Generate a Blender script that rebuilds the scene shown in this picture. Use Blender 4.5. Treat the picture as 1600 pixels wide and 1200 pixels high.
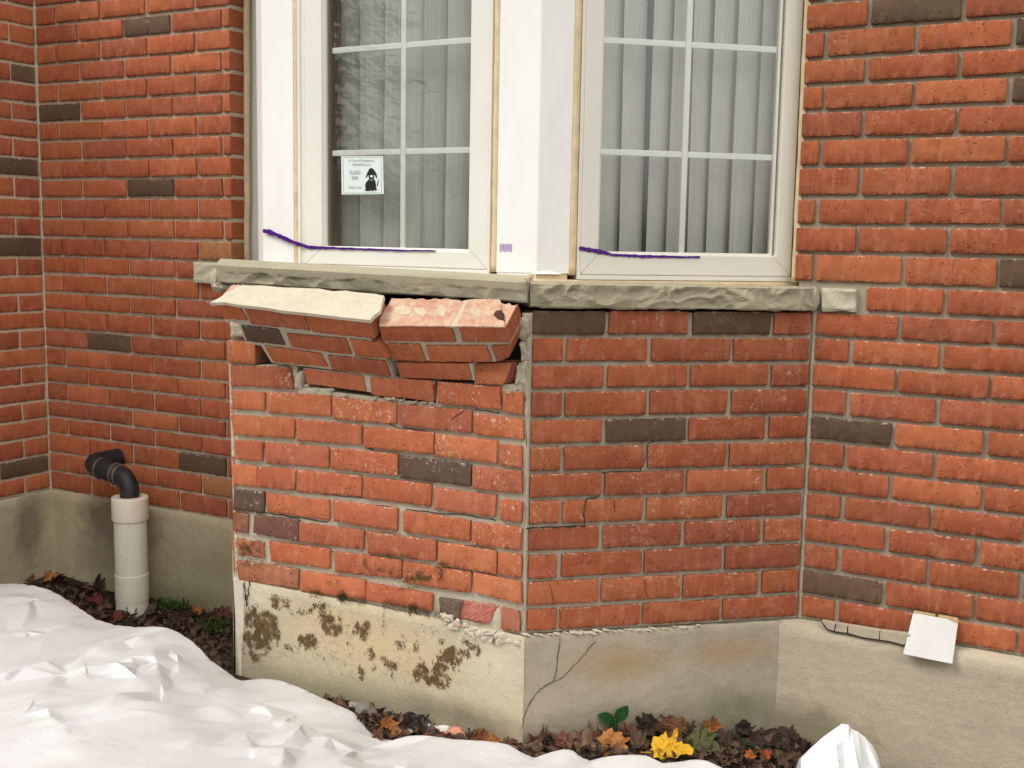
import bpy, bmesh, math, random
from mathutils import Vector, Matrix, noise, geometry

random.seed(7)
R = math.radians
sc = bpy.context.scene
for o in list(bpy.data.objects):
    bpy.data.objects.remove(o)
col = sc.collection

# ------------------------------------------------------------------ camera
W, H, F = 1600.0, 1200.0, 1794.49          # photo size and focal length in photo pixels
CAM = Vector((0.705714, -2.864697, 0.954179))
RT = Vector((0.877321, 0.479587, 0.017438))
UP = Vector((-0.075262, 0.10161, 0.991973))
FW = Vector((-0.473966, 0.871591, -0.125239))
cd = bpy.data.cameras.new('camera')
cam = bpy.data.objects.new('camera', cd)
col.objects.link(cam)
cd.sensor_width = 36.0
cd.lens = F / W * 36.0
cd.clip_start = 0.05
cd.clip_end = 400
m = Matrix((RT, UP, -FW)).transposed().to_4x4()
m.translation = CAM
cam.matrix_world = m
sc.camera = cam

# ------------------------------------------------------------------ sky, sun, exposure
SUN_EL, SUN_AZ = 48.0, -46.0               # soft sun behind overcast: from the front left of the house wall
wd = bpy.data.worlds.new('World')
sc.world = wd
wd.use_nodes = True
wn = wd.node_tree.nodes
wl = wd.node_tree.links
sky = wn.new('ShaderNodeTexSky')
sky.sky_type = 'NISHITA'
sky.sun_disc = False
sky.sun_elevation = R(SUN_EL)
sky.sun_rotation = R(180 + SUN_AZ)
sky.air_density = 1.0
sky.dust_density = 4.0
hs = wn.new('ShaderNodeHueSaturation')
hs.inputs['Saturation'].default_value = 0.12
wl.new(sky.outputs['Color'], hs.inputs['Color'])
bg = wn['Background']
warm = wn.new('ShaderNodeMix')
warm.data_type = 'RGBA'
warm.blend_type = 'MULTIPLY'
warm.inputs[0].default_value = 1.0
warm.inputs[7].default_value = (1.0, 0.982, 0.945, 1)      # cloud grey as the camera balanced it
wl.new(hs.outputs['Color'], warm.inputs[6])
wl.new(warm.outputs[2], bg.inputs['Color'])
bg.inputs['Strength'].default_value = 0.105
sd = bpy.data.lights.new('sun', 'SUN')
sd.energy = 2.2
sd.angle = R(32)
sd.color = (1.0, 0.965, 0.91)
sun = bpy.data.objects.new('sun', sd)
col.objects.link(sun)
az, el = R(SUN_AZ), R(SUN_EL)
sdir = Vector((math.sin(az) * math.cos(el), -math.cos(az) * math.cos(el), math.sin(el)))   # towards the sun
sun.rotation_euler = sdir.to_track_quat('Z', 'Y').to_euler()
sc.view_settings.view_transform = 'Standard'
sc.view_settings.look = 'None'
sc.view_settings.gamma = 1
sc.view_settings.exposure = 0.43
sc.cycles.max_bounces = 8

# ------------------------------------------------------------------ planes of the house (metres); z = 0 is the top of the footing
A_R = 0.7175                                # right bay face turns 41 degrees from the house wall
BAY_Y = -0.4774                             # front bay face
APEX = Vector((-0.546, BAY_Y, 0))           # right front corner of the bay
N_R = Vector((math.sin(A_R), -math.cos(A_R), 0))
U_R = Vector((math.cos(A_R), math.sin(A_R), 0))
A_L = R(47.5)
LCOR = Vector((-1.472, BAY_Y, 0))           # left front corner of the bay
N_L = Vector((-math.sin(A_L), -math.cos(A_L), 0))
X0L = -2.803                                # corner with the side wall
NF = Vector((0, -1, 0))


def ray(px, py):
    return (FW * F + RT * (px - W / 2) - UP * (py - H / 2)).normalized()


def hit(px, py, p, n):
    d = ray(px, py)
    return CAM + d * ((p - CAM).dot(n) / d.dot(n))


def onF(px, py, off=0.0):
    return hit(px, py, Vector((0, BAY_Y - off, 0)), NF)


def onW(px, py, off=0.0):
    return hit(px, py, Vector((0, -off, 0)), NF)


def onR(px, py, off=0.0):
    return hit(px, py, N_R * off, N_R)


def onZ(px, py, z):
    return hit(px, py, Vector((0, 0, z)), Vector((0, 0, 1)))


def tilted(a, b, theta):
    """plane through a-b whose top leans outward by theta degrees"""
    u = (b - a).normalized()
    out = NF - u * NF.dot(u)
    out.normalize()
    up = u.cross(out) * -1
    if up.z < 0:
        up = -up
    n = out * math.cos(R(theta)) - up * math.sin(R(theta))
    return a, n.normalized()


# ------------------------------------------------------------------ object helpers
def link(o):
    col.objects.link(o)
    return o


def thing(name, label, cat, loc=(0, 0, 0), group=None):
    o = bpy.data.objects.new(name, None)
    o.empty_display_size = 0.05
    o.location = loc
    o['label'] = label
    o['category'] = cat
    if group:
        o['group'] = group
    return link(o)


def tag(o, label, cat, group=None):
    o['label'] = label
    o['category'] = cat
    if group:
        o['group'] = group
    return o


def smooth(me, on=True):
    me.polygons.foreach_set('use_smooth', [on] * len(me.polygons))


def mesh(name, verts, faces, mat=None, parent=None, sm=False, mw=None):
    me = bpy.data.meshes.new(name)
    me.from_pydata([tuple(v) for v in verts], [], faces)
    me.update()
    if mat:
        for k in (mat if isinstance(mat, (list, tuple)) else [mat]):
            me.materials.append(k)
    smooth(me, sm)
    return put(name, me, parent, mw)


def put(name, me, parent=None, mw=None):
    o = bpy.data.objects.new(name, me)
    link(o)
    if parent:
        o.parent = parent
    if mw is not None:
        o.matrix_basis = mw
    return o


def fix_normals(o):
    bm = bmesh.new()
    bm.from_mesh(o.data)
    bmesh.ops.recalc_face_normals(bm, faces=bm.faces)
    bm.to_mesh(o.data)
    bm.free()
    return o


def box_vf(lo, hi):
    x0, y0, z0 = lo
    x1, y1, z1 = hi
    v = [(x0, y0, z0), (x1, y0, z0), (x1, y1, z0), (x0, y1, z0), (x0, y0, z1), (x1, y0, z1), (x1, y1, z1), (x0, y1, z1)]
    f = [(0, 3, 2, 1), (4, 5, 6, 7), (0, 1, 5, 4), (1, 2, 6, 5), (2, 3, 7, 6), (3, 0, 4, 7)]
    return v, f


def box(name, lo, hi, mat, parent=None, bev=0.0, mw=None):
    v, f = box_vf(lo, hi)
    o = mesh(name, v, f, mat, parent, mw=mw)
    if bev:
        bm = bmesh.new()
        bm.from_mesh(o.data)
        bmesh.ops.bevel(bm, geom=list(bm.edges), offset=bev, segments=2, affect='EDGES', profile=0.5)
        bm.to_mesh(o.data)
        bm.free()
    return o


def frame_mw(origin, u, n):
    """matrix with local x = u, local y = into the wall, local z = up"""
    y = -n
    z = u.cross(y).normalized()
    mm = Matrix((u, y, z)).transposed().to_4x4()
    mm.translation = origin
    return mm


def prism(name, pts, back, mat, parent=None, sm=False):
    """polygon pts (world) extruded by vector back"""
    n = len(pts)
    tri = geometry.tessellate_polygon([pts])
    v = list(pts) + [p + back for p in pts]
    f = [tuple(t) for t in tri] + [tuple(n + i for i in reversed(t)) for t in tri]
    f += [(i, (i + 1) % n, n + (i + 1) % n, n + i) for i in range(n)]
    return fix_normals(mesh(name, v, f, mat, parent, sm))


def ribbon(name, pts, n, width, mat, parent=None, lift=0.0006):
    """thin strip following pts on a surface with normal n; width may be a list"""
    v, f = [], []
    for i, p in enumerate(pts):
        a = pts[max(i - 1, 0)]
        b = pts[min(i + 1, len(pts) - 1)]
        t = (b - a).normalized()
        s = n.cross(t).normalized()
        w = width[i] if isinstance(width, (list, tuple)) else width
        v += [p + s * w / 2 + n * lift, p - s * w / 2 + n * lift, p + s * w / 2 - n * 0.001, p - s * w / 2 - n * 0.001]
    for i in range(len(pts) - 1):
        k = i * 4
        f += [(k, k + 1, k + 5, k + 4), (k + 1, k + 3, k + 7, k + 5), (k + 2, k, k + 4, k + 6)]
    f += [(0, 2, 3, 1), (len(v) - 4, len(v) - 3, len(v) - 1, len(v) - 2)]
    return fix_normals(mesh(name, v, f, mat, parent))


def tube(pts, rad, seg=16, cap=True):
    v, f = [], []
    ref = Vector((0.13, 0.31, 0.94)).normalized()
    for i, p in enumerate(pts):
        t = (pts[min(i + 1, len(pts) - 1)] - pts[max(i - 1, 0)]).normalized()
        s = t.cross(ref)
        if s.length < 0.1:
            s = t.cross(Vector((1, 0, 0)))
        s.normalize()
        q = t.cross(s)
        r = rad[i] if isinstance(rad, (list, tuple)) else rad
        for k in range(seg):
            a = 2 * math.pi * k / seg
            v.append(p + (s * math.cos(a) + q * math.sin(a)) * r)
    for i in range(len(pts) - 1):
        for k in range(seg):
            k2 = (k + 1) % seg
            f.append((i * seg + k, i * seg + k2, (i + 1) * seg + k2, (i + 1) * seg + k))
    if cap:
        f.append(tuple(range(seg))[::-1])
        f.append(tuple((len(pts) - 1) * seg + k for k in range(seg)))
    return v, f


# ------------------------------------------------------------------ materials
class NT:
    def __init__(self, name):
        self.m = bpy.data.materials.new(name)
        self.m.use_nodes = True
        self.n = self.m.node_tree.nodes
        self.l = self.m.node_tree.links
        self.b = self.n['Principled BSDF']

    def node(self, t, **kw):
        x = self.n.new(t)
        for k, v in kw.items():
            setattr(x, k, v)
        return x

    def lk(self, a, b):
        self.l.new(a, b)

    def val(self, x, inp):
        if hasattr(x, 'links') or isinstance(x, bpy.types.NodeSocket):
            self.l.new(x, inp)
        else:
            inp.default_value = x

    def coord(self, rnd=False, scale=(1, 1, 1)):
        t = self.node('ShaderNodeTexCoord')
        s = t.outputs['Object']
        if rnd:
            oi = self.node('ShaderNodeObjectInfo')
            mu = self.node('ShaderNodeVectorMath', operation='SCALE')
            mu.inputs[0].default_value = (37.0, 11.0, 23.0)
            self.lk(oi.outputs['Random'], mu.inputs['Scale'])
            ad = self.node('ShaderNodeVectorMath', operation='ADD')
            self.lk(s, ad.inputs[0])
            self.lk(mu.outputs[0], ad.inputs[1])
            s = ad.outputs[0]
        return s

    def mapped(self, s, scale):
        mp = self.node('ShaderNodeMapping')
        mp.inputs['Scale'].default_value = scale
        self.lk(s, mp.inputs['Vector'])
        return mp.outputs[0]

    def noise(self, s, scale, detail=3.0, rough=0.55, dist=0.0):
        x = self.node('ShaderNodeTexNoise')
        x.inputs['Scale'].default_value = scale
        x.inputs['Detail'].default_value = detail
        x.inputs['Roughness'].default_value = rough
        x.inputs['Distortion'].default_value = dist
        self.lk(s, x.inputs['Vector'])
        return x.outputs['Fac']

    def ramp(self, f, a, b, va=0.0, vb=1.0):
        x = self.node('ShaderNodeMapRange')
        x.clamp = True
        x.inputs['From Min'].default_value = a
        x.inputs['From Max'].default_value = b
        x.inputs['To Min'].default_value = va
        x.inputs['To Max'].default_value = vb
        self.lk(f, x.inputs['Value'])
        return x.outputs[0]

    def math(self, op, a, b=0.0):
        x = self.node('ShaderNodeMath', operation=op)
        self.val(a, x.inputs[0])
        self.val(b, x.inputs[1])
        return x.outputs[0]

    def mix(self, f, a, b, mode='MIX'):
        x = self.node('ShaderNodeMix', data_type='RGBA', blend_type=mode)
        self.val(f, x.inputs[0])
        for q, i in ((a, 6), (b, 7)):
            if isinstance(q, bpy.types.NodeSocket):
                self.lk(q, x.inputs[i])
            else:
                x.inputs[i].default_value = (*q, 1) if len(q) == 3 else q
        return x.outputs[2]

    def bump(self, h, dist, strength=1.0, prev=None):
        x = self.node('ShaderNodeBump')
        x.inputs['Distance'].default_value = dist
        x.inputs['Strength'].default_value = strength
        self.lk(h, x.inputs['Height'])
        if prev is not None:
            self.lk(prev, x.inputs['Normal'])
        return x.outputs[0]

    def blob(self, s, c, r, soft=0.5, warp=None, amt=0.06):
        """0..1 patch round the point c (object space), radius r=(rx,ry,rz)"""
        sub = self.node('ShaderNodeVectorMath', operation='SUBTRACT')
        self.lk(s, sub.inputs[0])
        sub.inputs[1].default_value = c
        dv = self.node('ShaderNodeVectorMath', operation='DIVIDE')
        self.lk(sub.outputs[0], dv.inputs[0])
        dv.inputs[1].default_value = r
        ln = self.node('ShaderNodeVectorMath', operation='LENGTH')
        self.lk(dv.outputs[0], ln.inputs[0])
        d = ln.outputs['Value']
        if warp is not None:
            d = self.math('ADD', d, self.math('MULTIPLY', self.math('SUBTRACT', warp, 0.5), amt))
        return self.ramp(d, 1.0 + soft * 0.3, 1.0 - soft, 0, 1)

    def finish(self, color, rough=0.8, normal=None, spec=None):
        if isinstance(color, bpy.types.NodeSocket):
            self.lk(color, self.b.inputs['Base Color'])
        else:
            self.b.inputs['Base Color'].default_value = (*color, 1)
        self.val(rough, self.b.inputs['Roughness'])
        if normal is not None:
            self.lk(normal, self.b.inputs['Normal'])
        if spec is not None:
            self.b.inputs['Specular IOR Level'].default_value = spec
        return self.m


def plain(name, c, rough=0.6, var=0.06, scale=20.0, bump=0.0, spec=0.4):
    t = NT(name)
    s = t.coord()
    nz = t.noise(s, scale, 4)
    k = t.ramp(nz, 0.25, 0.75, 1 - var, 1 + var)
    c2 = t.mix(1.0, c, (1, 1, 1), 'MULTIPLY')
    mx = t.node('ShaderNodeVectorMath', operation='SCALE')
    mx.inputs[0].default_value = c
    t.lk(k, mx.inputs['Scale'])
    nm = t.bump(t.noise(s, scale * 12, 3), bump) if bump else None
    return t.finish(mx.outputs[0], rough, nm, spec)


def brick_material(name='brick'):
    t = NT(name)
    oi = t.node('ShaderNodeObjectInfo')
    base = oi.outputs['Color']
    s = t.coord(rnd=True)
    # broad mottling, darker burnt clouds
    big = t.noise(s, 13, 4, 0.6)
    c = t.mix(t.ramp(big, 0.35, 0.75, 0.0, 0.55), base, t.mix(1.0, base, (0.66, 0.58, 0.6), 'MULTIPLY'))
    # drag streaks across the height of the brick: paler pink
    st = t.noise(t.mapped(s, (55, 8, 9)), 1.0, 4, 0.6)
    sc_ = t.node('ShaderNodeSeparateColor')
    t.lk(base, sc_.inputs[0])
    isred = t.ramp(sc_.outputs[0], 0.16, 0.30, 0.12, 1.0)
    c = t.mix(t.math('MULTIPLY', isred, t.ramp(st, 0.52, 0.78, 0, 0.45)), c, (0.50, 0.235, 0.14))
    bl = t.noise(t.mapped(s, (20, 20, 34)), 1.0, 5, 0.7)
    c = t.mix(t.math('MULTIPLY', isred, t.ramp(bl, 0.53, 0.72, 0, 0.45)), c, (0.47, 0.20, 0.11))
    c = t.mix(t.ramp(bl, 0.47, 0.30, 0, 0.45), c, t.mix(1.0, base, (0.7, 0.62, 0.6), 'MULTIPLY'))
    st2 = t.noise(t.mapped(s, (30, 8, 5)), 1.7, 3, 0.6)
    c = t.mix(t.ramp(st2, 0.58, 0.74, 0, 0.4), c, t.mix(1.0, base, (0.62, 0.58, 0.58), 'MULTIPLY'))
    # sandy grain
    gr = t.noise(s, 420, 3, 0.7)
    c = t.mix(t.ramp(gr, 0.3, 0.75, 0.0, 0.28), c, t.mix(1.0, base, (1.3, 1.3, 1.25), 'MULTIPLY'))
    # pits
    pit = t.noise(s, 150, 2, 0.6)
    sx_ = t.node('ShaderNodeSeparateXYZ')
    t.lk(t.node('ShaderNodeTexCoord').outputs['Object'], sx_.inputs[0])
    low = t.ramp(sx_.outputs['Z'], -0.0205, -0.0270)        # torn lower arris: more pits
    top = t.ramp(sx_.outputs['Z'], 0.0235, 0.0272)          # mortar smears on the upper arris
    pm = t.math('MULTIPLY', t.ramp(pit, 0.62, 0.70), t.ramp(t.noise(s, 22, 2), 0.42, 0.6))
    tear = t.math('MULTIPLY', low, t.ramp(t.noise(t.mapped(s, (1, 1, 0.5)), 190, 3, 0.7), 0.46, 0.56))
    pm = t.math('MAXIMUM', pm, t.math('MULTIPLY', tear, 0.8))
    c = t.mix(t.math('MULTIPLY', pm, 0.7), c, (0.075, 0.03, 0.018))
    # pale efflorescence, amount carried by the object colour's alpha
    ef = t.noise(s, 95, 5, 0.75)
    em = t.math('MULTIPLY', t.ramp(ef, 0.55, 0.66), t.ramp(t.noise(s, 17, 3), 0.45, 0.60))
    em = t.math('MULTIPLY', em, oi.outputs['Alpha'])
    sm_ = t.math('MULTIPLY', top, t.ramp(t.noise(s, 80, 4, 0.75), 0.54, 0.62))
    em = t.math('MAXIMUM', em, t.math('MULTIPLY', sm_, 0.55))
    c = t.mix(em, c, (0.72, 0.6, 0.5))
    n1 = t.bump(t.noise(s, 60, 6, 0.7), 0.0025)
    n2 = t.bump(pm, 0.0014, 1.0, n1)
    n2.node.invert = True
    n3 = t.bump(gr, 0.0005, 1.0, n2)
    return t.finish(c, 0.92, n3, 0.2)


def mortar_material(name, c, c2, grit=0.0008):
    t = NT(name)
    s = t.coord()
    lo = t.noise(s, 5, 4, 0.6)
    mid = t.noise(s, 45, 4, 0.65)
    fine = t.noise(s, 500, 3, 0.7)
    k = t.mix(t.ramp(lo, 0.35, 0.68), c, c2)
    k = t.mix(t.ramp(mid, 0.4, 0.75, 0, 0.45), k, tuple(x * 0.62 for x in c))
    k = t.mix(t.ramp(fine, 0.45, 0.75, 0, 0.4), k, tuple(min(1, x * 1.35) for x in c))
    k = t.mix(t.ramp(t.noise(s, 260, 2), 0.68, 0.74, 0, 0.8), k, (0.08, 0.065, 0.05))
    n = t.bump(fine, grit, 1.0, t.bump(mid, 0.003))
    return t.finish(k, 0.95, n, 0.15)


def concrete_material(name, c, c2, patches=(), grit=0.0009, spots=0.5, dirt=(0.14, 0.12, 0.075)):
    """patches: (centre, radius, colour, strength, softness)"""
    t = NT(name)
    s = t.coord()
    lo = t.noise(s, 2.6, 6, 0.65)
    mid = t.noise(s, 14, 6, 0.7)
    sm = t.noise(s, 46, 5, 0.7)
    fine = t.noise(t.mapped(s, (1, 1, 1.6)), 320, 4, 0.7)
    trow = t.noise(t.mapped(s, (5, 5, 22)), 2.0, 5, 0.65, 1.5)
    k = t.mix(t.ramp(lo, 0.36, 0.64), c, c2)
    k = t.mix(t.ramp(mid, 0.44, 0.68, 0, 0.5), k, tuple(x * 0.72 for x in c))
    k = t.mix(t.ramp(sm, 0.5, 0.72, 0, 0.35), k, tuple(min(1, x * 1.22) for x in c))
    k = t.mix(t.ramp(trow, 0.5, 0.75, 0, 0.12), k, tuple(min(1, x * 1.25) for x in c))
    warp = t.noise(s, 9, 6, 0.7)
    for p in patches:
        ce, ra, cc, st, so = p
        k = t.mix(t.math('MULTIPLY', t.blob(s, ce, ra, so, warp, 1.3), st), k, cc)
    k = t.mix(t.ramp(fine, 0.42, 0.75, 0, 0.4), k, tuple(x * 0.5 for x in c))
    sp = t.math('MULTIPLY', t.ramp(t.noise(s, 130, 2), 0.67, 0.73), spots)
    k = t.mix(sp, k, dirt)
    n = t.bump(fine, grit, 1.0, t.bump(sm, 0.0022, 1.0, t.bump(t.math('ADD', mid, t.math('MULTIPLY', trow, 0.05)), 0.0055, 0.8)))
    return t.finish(k, 0.93, n, 0.2)


M = {}
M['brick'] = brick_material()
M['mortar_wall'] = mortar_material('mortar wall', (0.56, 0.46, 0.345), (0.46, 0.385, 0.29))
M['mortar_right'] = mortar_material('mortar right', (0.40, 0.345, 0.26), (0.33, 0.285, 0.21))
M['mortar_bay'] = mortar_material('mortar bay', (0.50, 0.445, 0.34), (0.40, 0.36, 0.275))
M['cap'] = mortar_material('mortar cap', (0.60, 0.54, 0.42), (0.53, 0.475, 0.375), 0.0008)
M['patch'] = mortar_material('mortar patch', (0.56, 0.46, 0.34), (0.52, 0.40, 0.29), 0.0006)
M['brick_top'] = None


def broken_brick_material():
    t = NT('broken brick')
    s = t.coord(rnd=True)
    a = t.noise(s, 40, 5, 0.7)
    b = t.noise(s, 260, 4, 0.7)
    c = t.mix(t.ramp(a, 0.34, 0.60), (0.48, 0.225, 0.15), (0.57, 0.42, 0.305))
    c = t.mix(t.ramp(b, 0.55, 0.72, 0, 0.5), c, (0.42, 0.16, 0.09))
    return t.finish(c, 0.95, t.bump(b, 0.0012, 1, t.bump(a, 0.005)), 0.1)


M['brick_top'] = broken_brick_material()


def white_board():
    t = NT('white board')
    s = t.coord()
    a = t.noise(t.mapped(s, (3, 3, 1)), 3, 3)
    c = t.mix(t.ramp(a, 0.35, 0.7), (0.86, 0.855, 0.84), (0.82, 0.815, 0.805))
    d = t.math('MULTIPLY', t.ramp(t.noise(s, 60, 5, 0.75), 0.66, 0.74), t.ramp(t.noise(s, 7, 2), 0.52, 0.62))
    c = t.mix(t.math('MULTIPLY', d, 0.35), c, (0.35, 0.33, 0.3))
    return t.finish(c, 0.5, t.bump(a, 0.004), 0.3)


M['board'] = white_board()
M['pvc'] = plain('white vinyl', (0.77, 0.755, 0.70), 0.38, 0.03, 4, 0, 0.5)
M['pvc_right'] = plain('cream vinyl', (0.73, 0.70, 0.635), 0.38, 0.03, 4, 0, 0.5)
M['grille'] = plain('white grille', (0.86, 0.855, 0.83), 0.4, 0.02)
M['seam'] = plain('frame seam', (0.32, 0.30, 0.27), 0.7)
M['gasket'] = plain('dark gasket', (0.03, 0.03, 0.03), 0.6)
M['brown'] = plain('brown spacer', (0.17, 0.12, 0.09), 0.5)
M['foam'] = plain('spray foam', (0.72, 0.575, 0.37), 0.8, 0.16, 30, 0.002)
M['black'] = plain('dark sheathing', (0.012, 0.012, 0.012), 0.9)
M['purple'] = plain('purple tape', (0.075, 0.012, 0.20), 0.3, 0.4, 40)
M['purple_faint'] = plain('faint purple print', (0.36, 0.22, 0.50), 0.5, 0.3, 120)
M['room'] = plain('room paint', (0.30, 0.28, 0.25), 0.9)
M['rubber'] = plain('black rubber', (0.018, 0.019, 0.021), 0.48, 0.35, 45, 0.0008)
M['steel'] = plain('clamp steel', (0.42, 0.40, 0.37), 0.35, 0.2, 60)
M['steel'].node_tree.nodes['Principled BSDF'].inputs['Metallic'].default_value = 0.8
M['rust'] = plain('dull clamp band', (0.12, 0.075, 0.06), 0.5, 0.3, 60)
M['paper'] = plain('sticker paper', (0.70, 0.78, 0.76), 0.5, 0.02)
M['ink'] = plain('black ink', (0.012, 0.014, 0.013), 0.5)
M['ink_grey'] = plain('grey ink', (0.20, 0.235, 0.225), 0.5)
M['card'] = plain('white card', (0.56, 0.555, 0.535), 0.6, 0.05, 12, 0.0004)
M['tape'] = plain('old masking tape', (0.50, 0.36, 0.17), 0.7, 0.25, 80)
M['hole'] = plain('dark core hole', (0.06, 0.022, 0.015), 0.95, 0.3, 60)
M['crack'] = plain('open crack', (0.02, 0.016, 0.012), 1.0)


def pipe_material():
    t = NT('pvc pipe')
    s = t.coord()
    a = t.noise(t.mapped(s, (1, 1, 0.3)), 25, 4)
    c = t.mix(t.ramp(a, 0.35, 0.7), (0.70, 0.67, 0.56), (0.62, 0.60, 0.50))
    d = t.math('MULTIPLY', t.ramp(t.noise(s, 90, 4, 0.7), 0.64, 0.7), 0.5)
    c = t.mix(d, c, (0.3, 0.26, 0.18))
    return t.finish(c, 0.42, None, 0.45)


M['pipe'] = pipe_material()
M['coupling'] = plain('pipe coupling', (0.76, 0.69, 0.58), 0.45, 0.06, 18)


def stone_material(name, c, c2):
    t = NT(name)
    s = t.coord()
    a = t.noise(s, 6, 5, 0.6)
    b = t.noise(s, 60, 5, 0.7)
    f = t.noise(s, 380, 3, 0.7)
    k = t.mix(t.ramp(a, 0.35, 0.68), c, c2)
    k = t.mix(t.ramp(b, 0.5, 0.75, 0, 0.4), k, tuple(x * 0.55 for x in c))
    k = t.mix(t.ramp(f, 0.5, 0.75, 0, 0.3), k, tuple(min(1, x * 1.4) for x in c))
    return t.finish(k, 0.9, t.bump(f, 0.0006, 1, t.bump(b, 0.002)), 0.2)


M['stone_front'] = stone_material('sill stone ochre', (0.41, 0.37, 0.26), (0.34, 0.31, 0.225))
M['stone_right'] = stone_material('sill stone grey', (0.33, 0.295, 0.205), (0.39, 0.345, 0.24))
M['stone_pale'] = stone_material('sill stone pale', (0.50, 0.46, 0.34), (0.42, 0.39, 0.28))


def glass_material():
    t = NT('window glass')
    n = t.n
    tr = n.new('ShaderNodeBsdfTransparent')
    tr.inputs['Color'].default_value = (0.975, 0.985, 0.975, 1)
    gl = n.new('ShaderNodeBsdfGlossy')
    gl.inputs['Roughness'].default_value = 0.0
    lw = n.new('ShaderNodeLayerWeight')
    lw.inputs['Blend'].default_value = 0.5
    fr = t.math('ADD', t.math('MULTIPLY', t.math('POWER', lw.outputs['Facing'], 4.0), 0.9), 0.10)
    mx = n.new('ShaderNodeMixShader')
    t.lk(fr, mx.inputs[0])
    t.lk(tr.outputs[0], mx.inputs[1])
    t.lk(gl.outputs[0], mx.inputs[2])
    t.lk(mx.outputs[0], n['Material Output'].inputs['Surface'])
    return t.m


M['glass'] = glass_material()


def blind_material():
    t = NT('blind fabric')
    s = t.coord(rnd=True)
    a = t.noise(t.mapped(s, (300, 300, 5)), 1.0, 3)
    b = t.noise(s, 30, 3)
    c = t.mix(t.ramp(a, 0.3, 0.7), (0.46, 0.455, 0.42), (0.57, 0.56, 0.525))
    c = t.mix(t.ramp(b, 0.4, 0.8, 0, 0.25), c, (0.38, 0.37, 0.34))
    return t.finish(c, 0.9, None, 0.1)


M['blind'] = blind_material()


def sheet_material():
    t = NT('white plastic sheet')
    s = t.coord()
    a = t.noise(s, 4, 4)
    c = t.mix(t.ramp(a, 0.35, 0.7), (0.78, 0.79, 0.795), (0.75, 0.765, 0.775))
    t.finish(c, 0.29, t.bump(t.noise(s, 22, 3, 0.5), 0.0025), 0.5)
    tl = t.n.new('ShaderNodeBsdfTranslucent')
    t.lk(c, tl.inputs['Color'])
    mx = t.n.new('ShaderNodeMixShader')
    mx.inputs[0].default_value = 0.08
    t.lk(t.b.outputs[0], mx.inputs[1])
    t.lk(tl.outputs[0], mx.inputs[2])
    t.lk(mx.outputs[0], t.n['Material Output'].inputs['Surface'])
    return t.m


M['sheet'] = sheet_material()


def soil_material():
    t = NT('soil')
    s = t.coord()
    a = t.noise(s, 7, 5, 0.65)
    b = t.noise(s, 70, 5, 0.7)
    c = t.mix(t.ramp(a, 0.35, 0.7), (0.035, 0.022, 0.016), (0.07, 0.045, 0.03))
    c = t.mix(t.ramp(b, 0.55, 0.75, 0, 0.6), c, (0.12, 0.085, 0.055))
    return t.finish(c, 0.95, t.bump(b, 0.012), 0.2)


M['soil'] = soil_material()


def leaf_material():
    t = NT('leaf')
    oi = t.node('ShaderNodeObjectInfo')
    s = t.coord(rnd=True)
    a = t.noise(s, 28, 5, 0.65)
    b = t.noise(s, 160, 3, 0.7)
    c = t.mix(t.ramp(a, 0.42, 0.72, 0, 0.75), oi.outputs['Color'], t.mix(1.0, oi.outputs['Color'], (0.42, 0.34, 0.32), 'MULTIPLY'))
    c = t.mix(t.ramp(b, 0.6, 0.75, 0, 0.5), c, (0.05, 0.028, 0.016))
    t.finish(c, 0.55, t.bump(a, 0.004, 0.8), 0.35)
    return t.m


M['leaf'] = leaf_material()
M['flake'] = M['leaf']


def moss_material(name, c, c2):
    t = NT(name)
    s = t.coord()
    a = t.noise(s, 55, 4, 0.7)
    return t.finish(t.mix(t.ramp(a, 0.35, 0.7), c, c2), 0.95, None, 0.1)


M['moss'] = moss_material('dry moss', (0.085, 0.052, 0.022), (0.17, 0.108, 0.046))
M['moss_dark'] = moss_material('dark moss', (0.045, 0.042, 0.018), (0.10, 0.075, 0.03))
M['grass'] = moss_material('grass', (0.03, 0.075, 0.018), (0.075, 0.115, 0.03))
M['plant'] = moss_material('seedling', (0.010, 0.036, 0.010), (0.022, 0.062, 0.018))
M['lawn'] = moss_material('lawn', (0.05, 0.07, 0.025), (0.08, 0.075, 0.035))
M['needles'] = moss_material('needles', (0.035, 0.05, 0.03), (0.07, 0.09, 0.055))
M['bark'] = moss_material('bark', (0.06, 0.045, 0.035), (0.10, 0.08, 0.06))

# ------------------------------------------------------------------ courses (bed joint heights measured up the wall)
ZW = [.003, .066, .134, .2025, .269, .3345, .4, .466, .531, .599, .662, .727, .792, .859, .933, 1.001, 1.069, 1.143, 1.21,
      1.277, 1.339, 1.401, 1.468]
ZL = [.0009, .0715, .1418, .214, .2749, .3366, .4046, .4668, .5331, .6012, .671, .7343, .8014, .864, .9326, .9987, 1.0708]
while len(ZW) < 34:
    ZW.append(ZW[-1] + .0667)
while len(ZL) < 34:
    ZL.append(ZL[-1] + .0667)
NROW = 31
BED = .0105

RED = [(0.37, 0.102, 0.044), (0.39, 0.116, 0.049), (0.345, 0.095, 0.044), (0.33, 0.093, 0.045), (0.40, 0.124, 0.053), (0.365, 0.105, 0.046), (0.32, 0.093, 0.048)]
BROWN = (0.115, 0.074, 0.047)


def tint(kind='red', eff=0.0, gain=1.0):
    if kind == 'brown':
        g = random.uniform(0.85, 1.2)
        return (BROWN[0] * g, BROWN[1] * g, BROWN[2] * g, 0.12)
    if kind == 'tan':
        return (0.34, 0.155, 0.065, 0.2)
    c = random.choice(RED)
    g = random.uniform(0.88, 1.1) * gain
    return (c[0] * g, c[1] * g, c[2] * g, eff)


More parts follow.
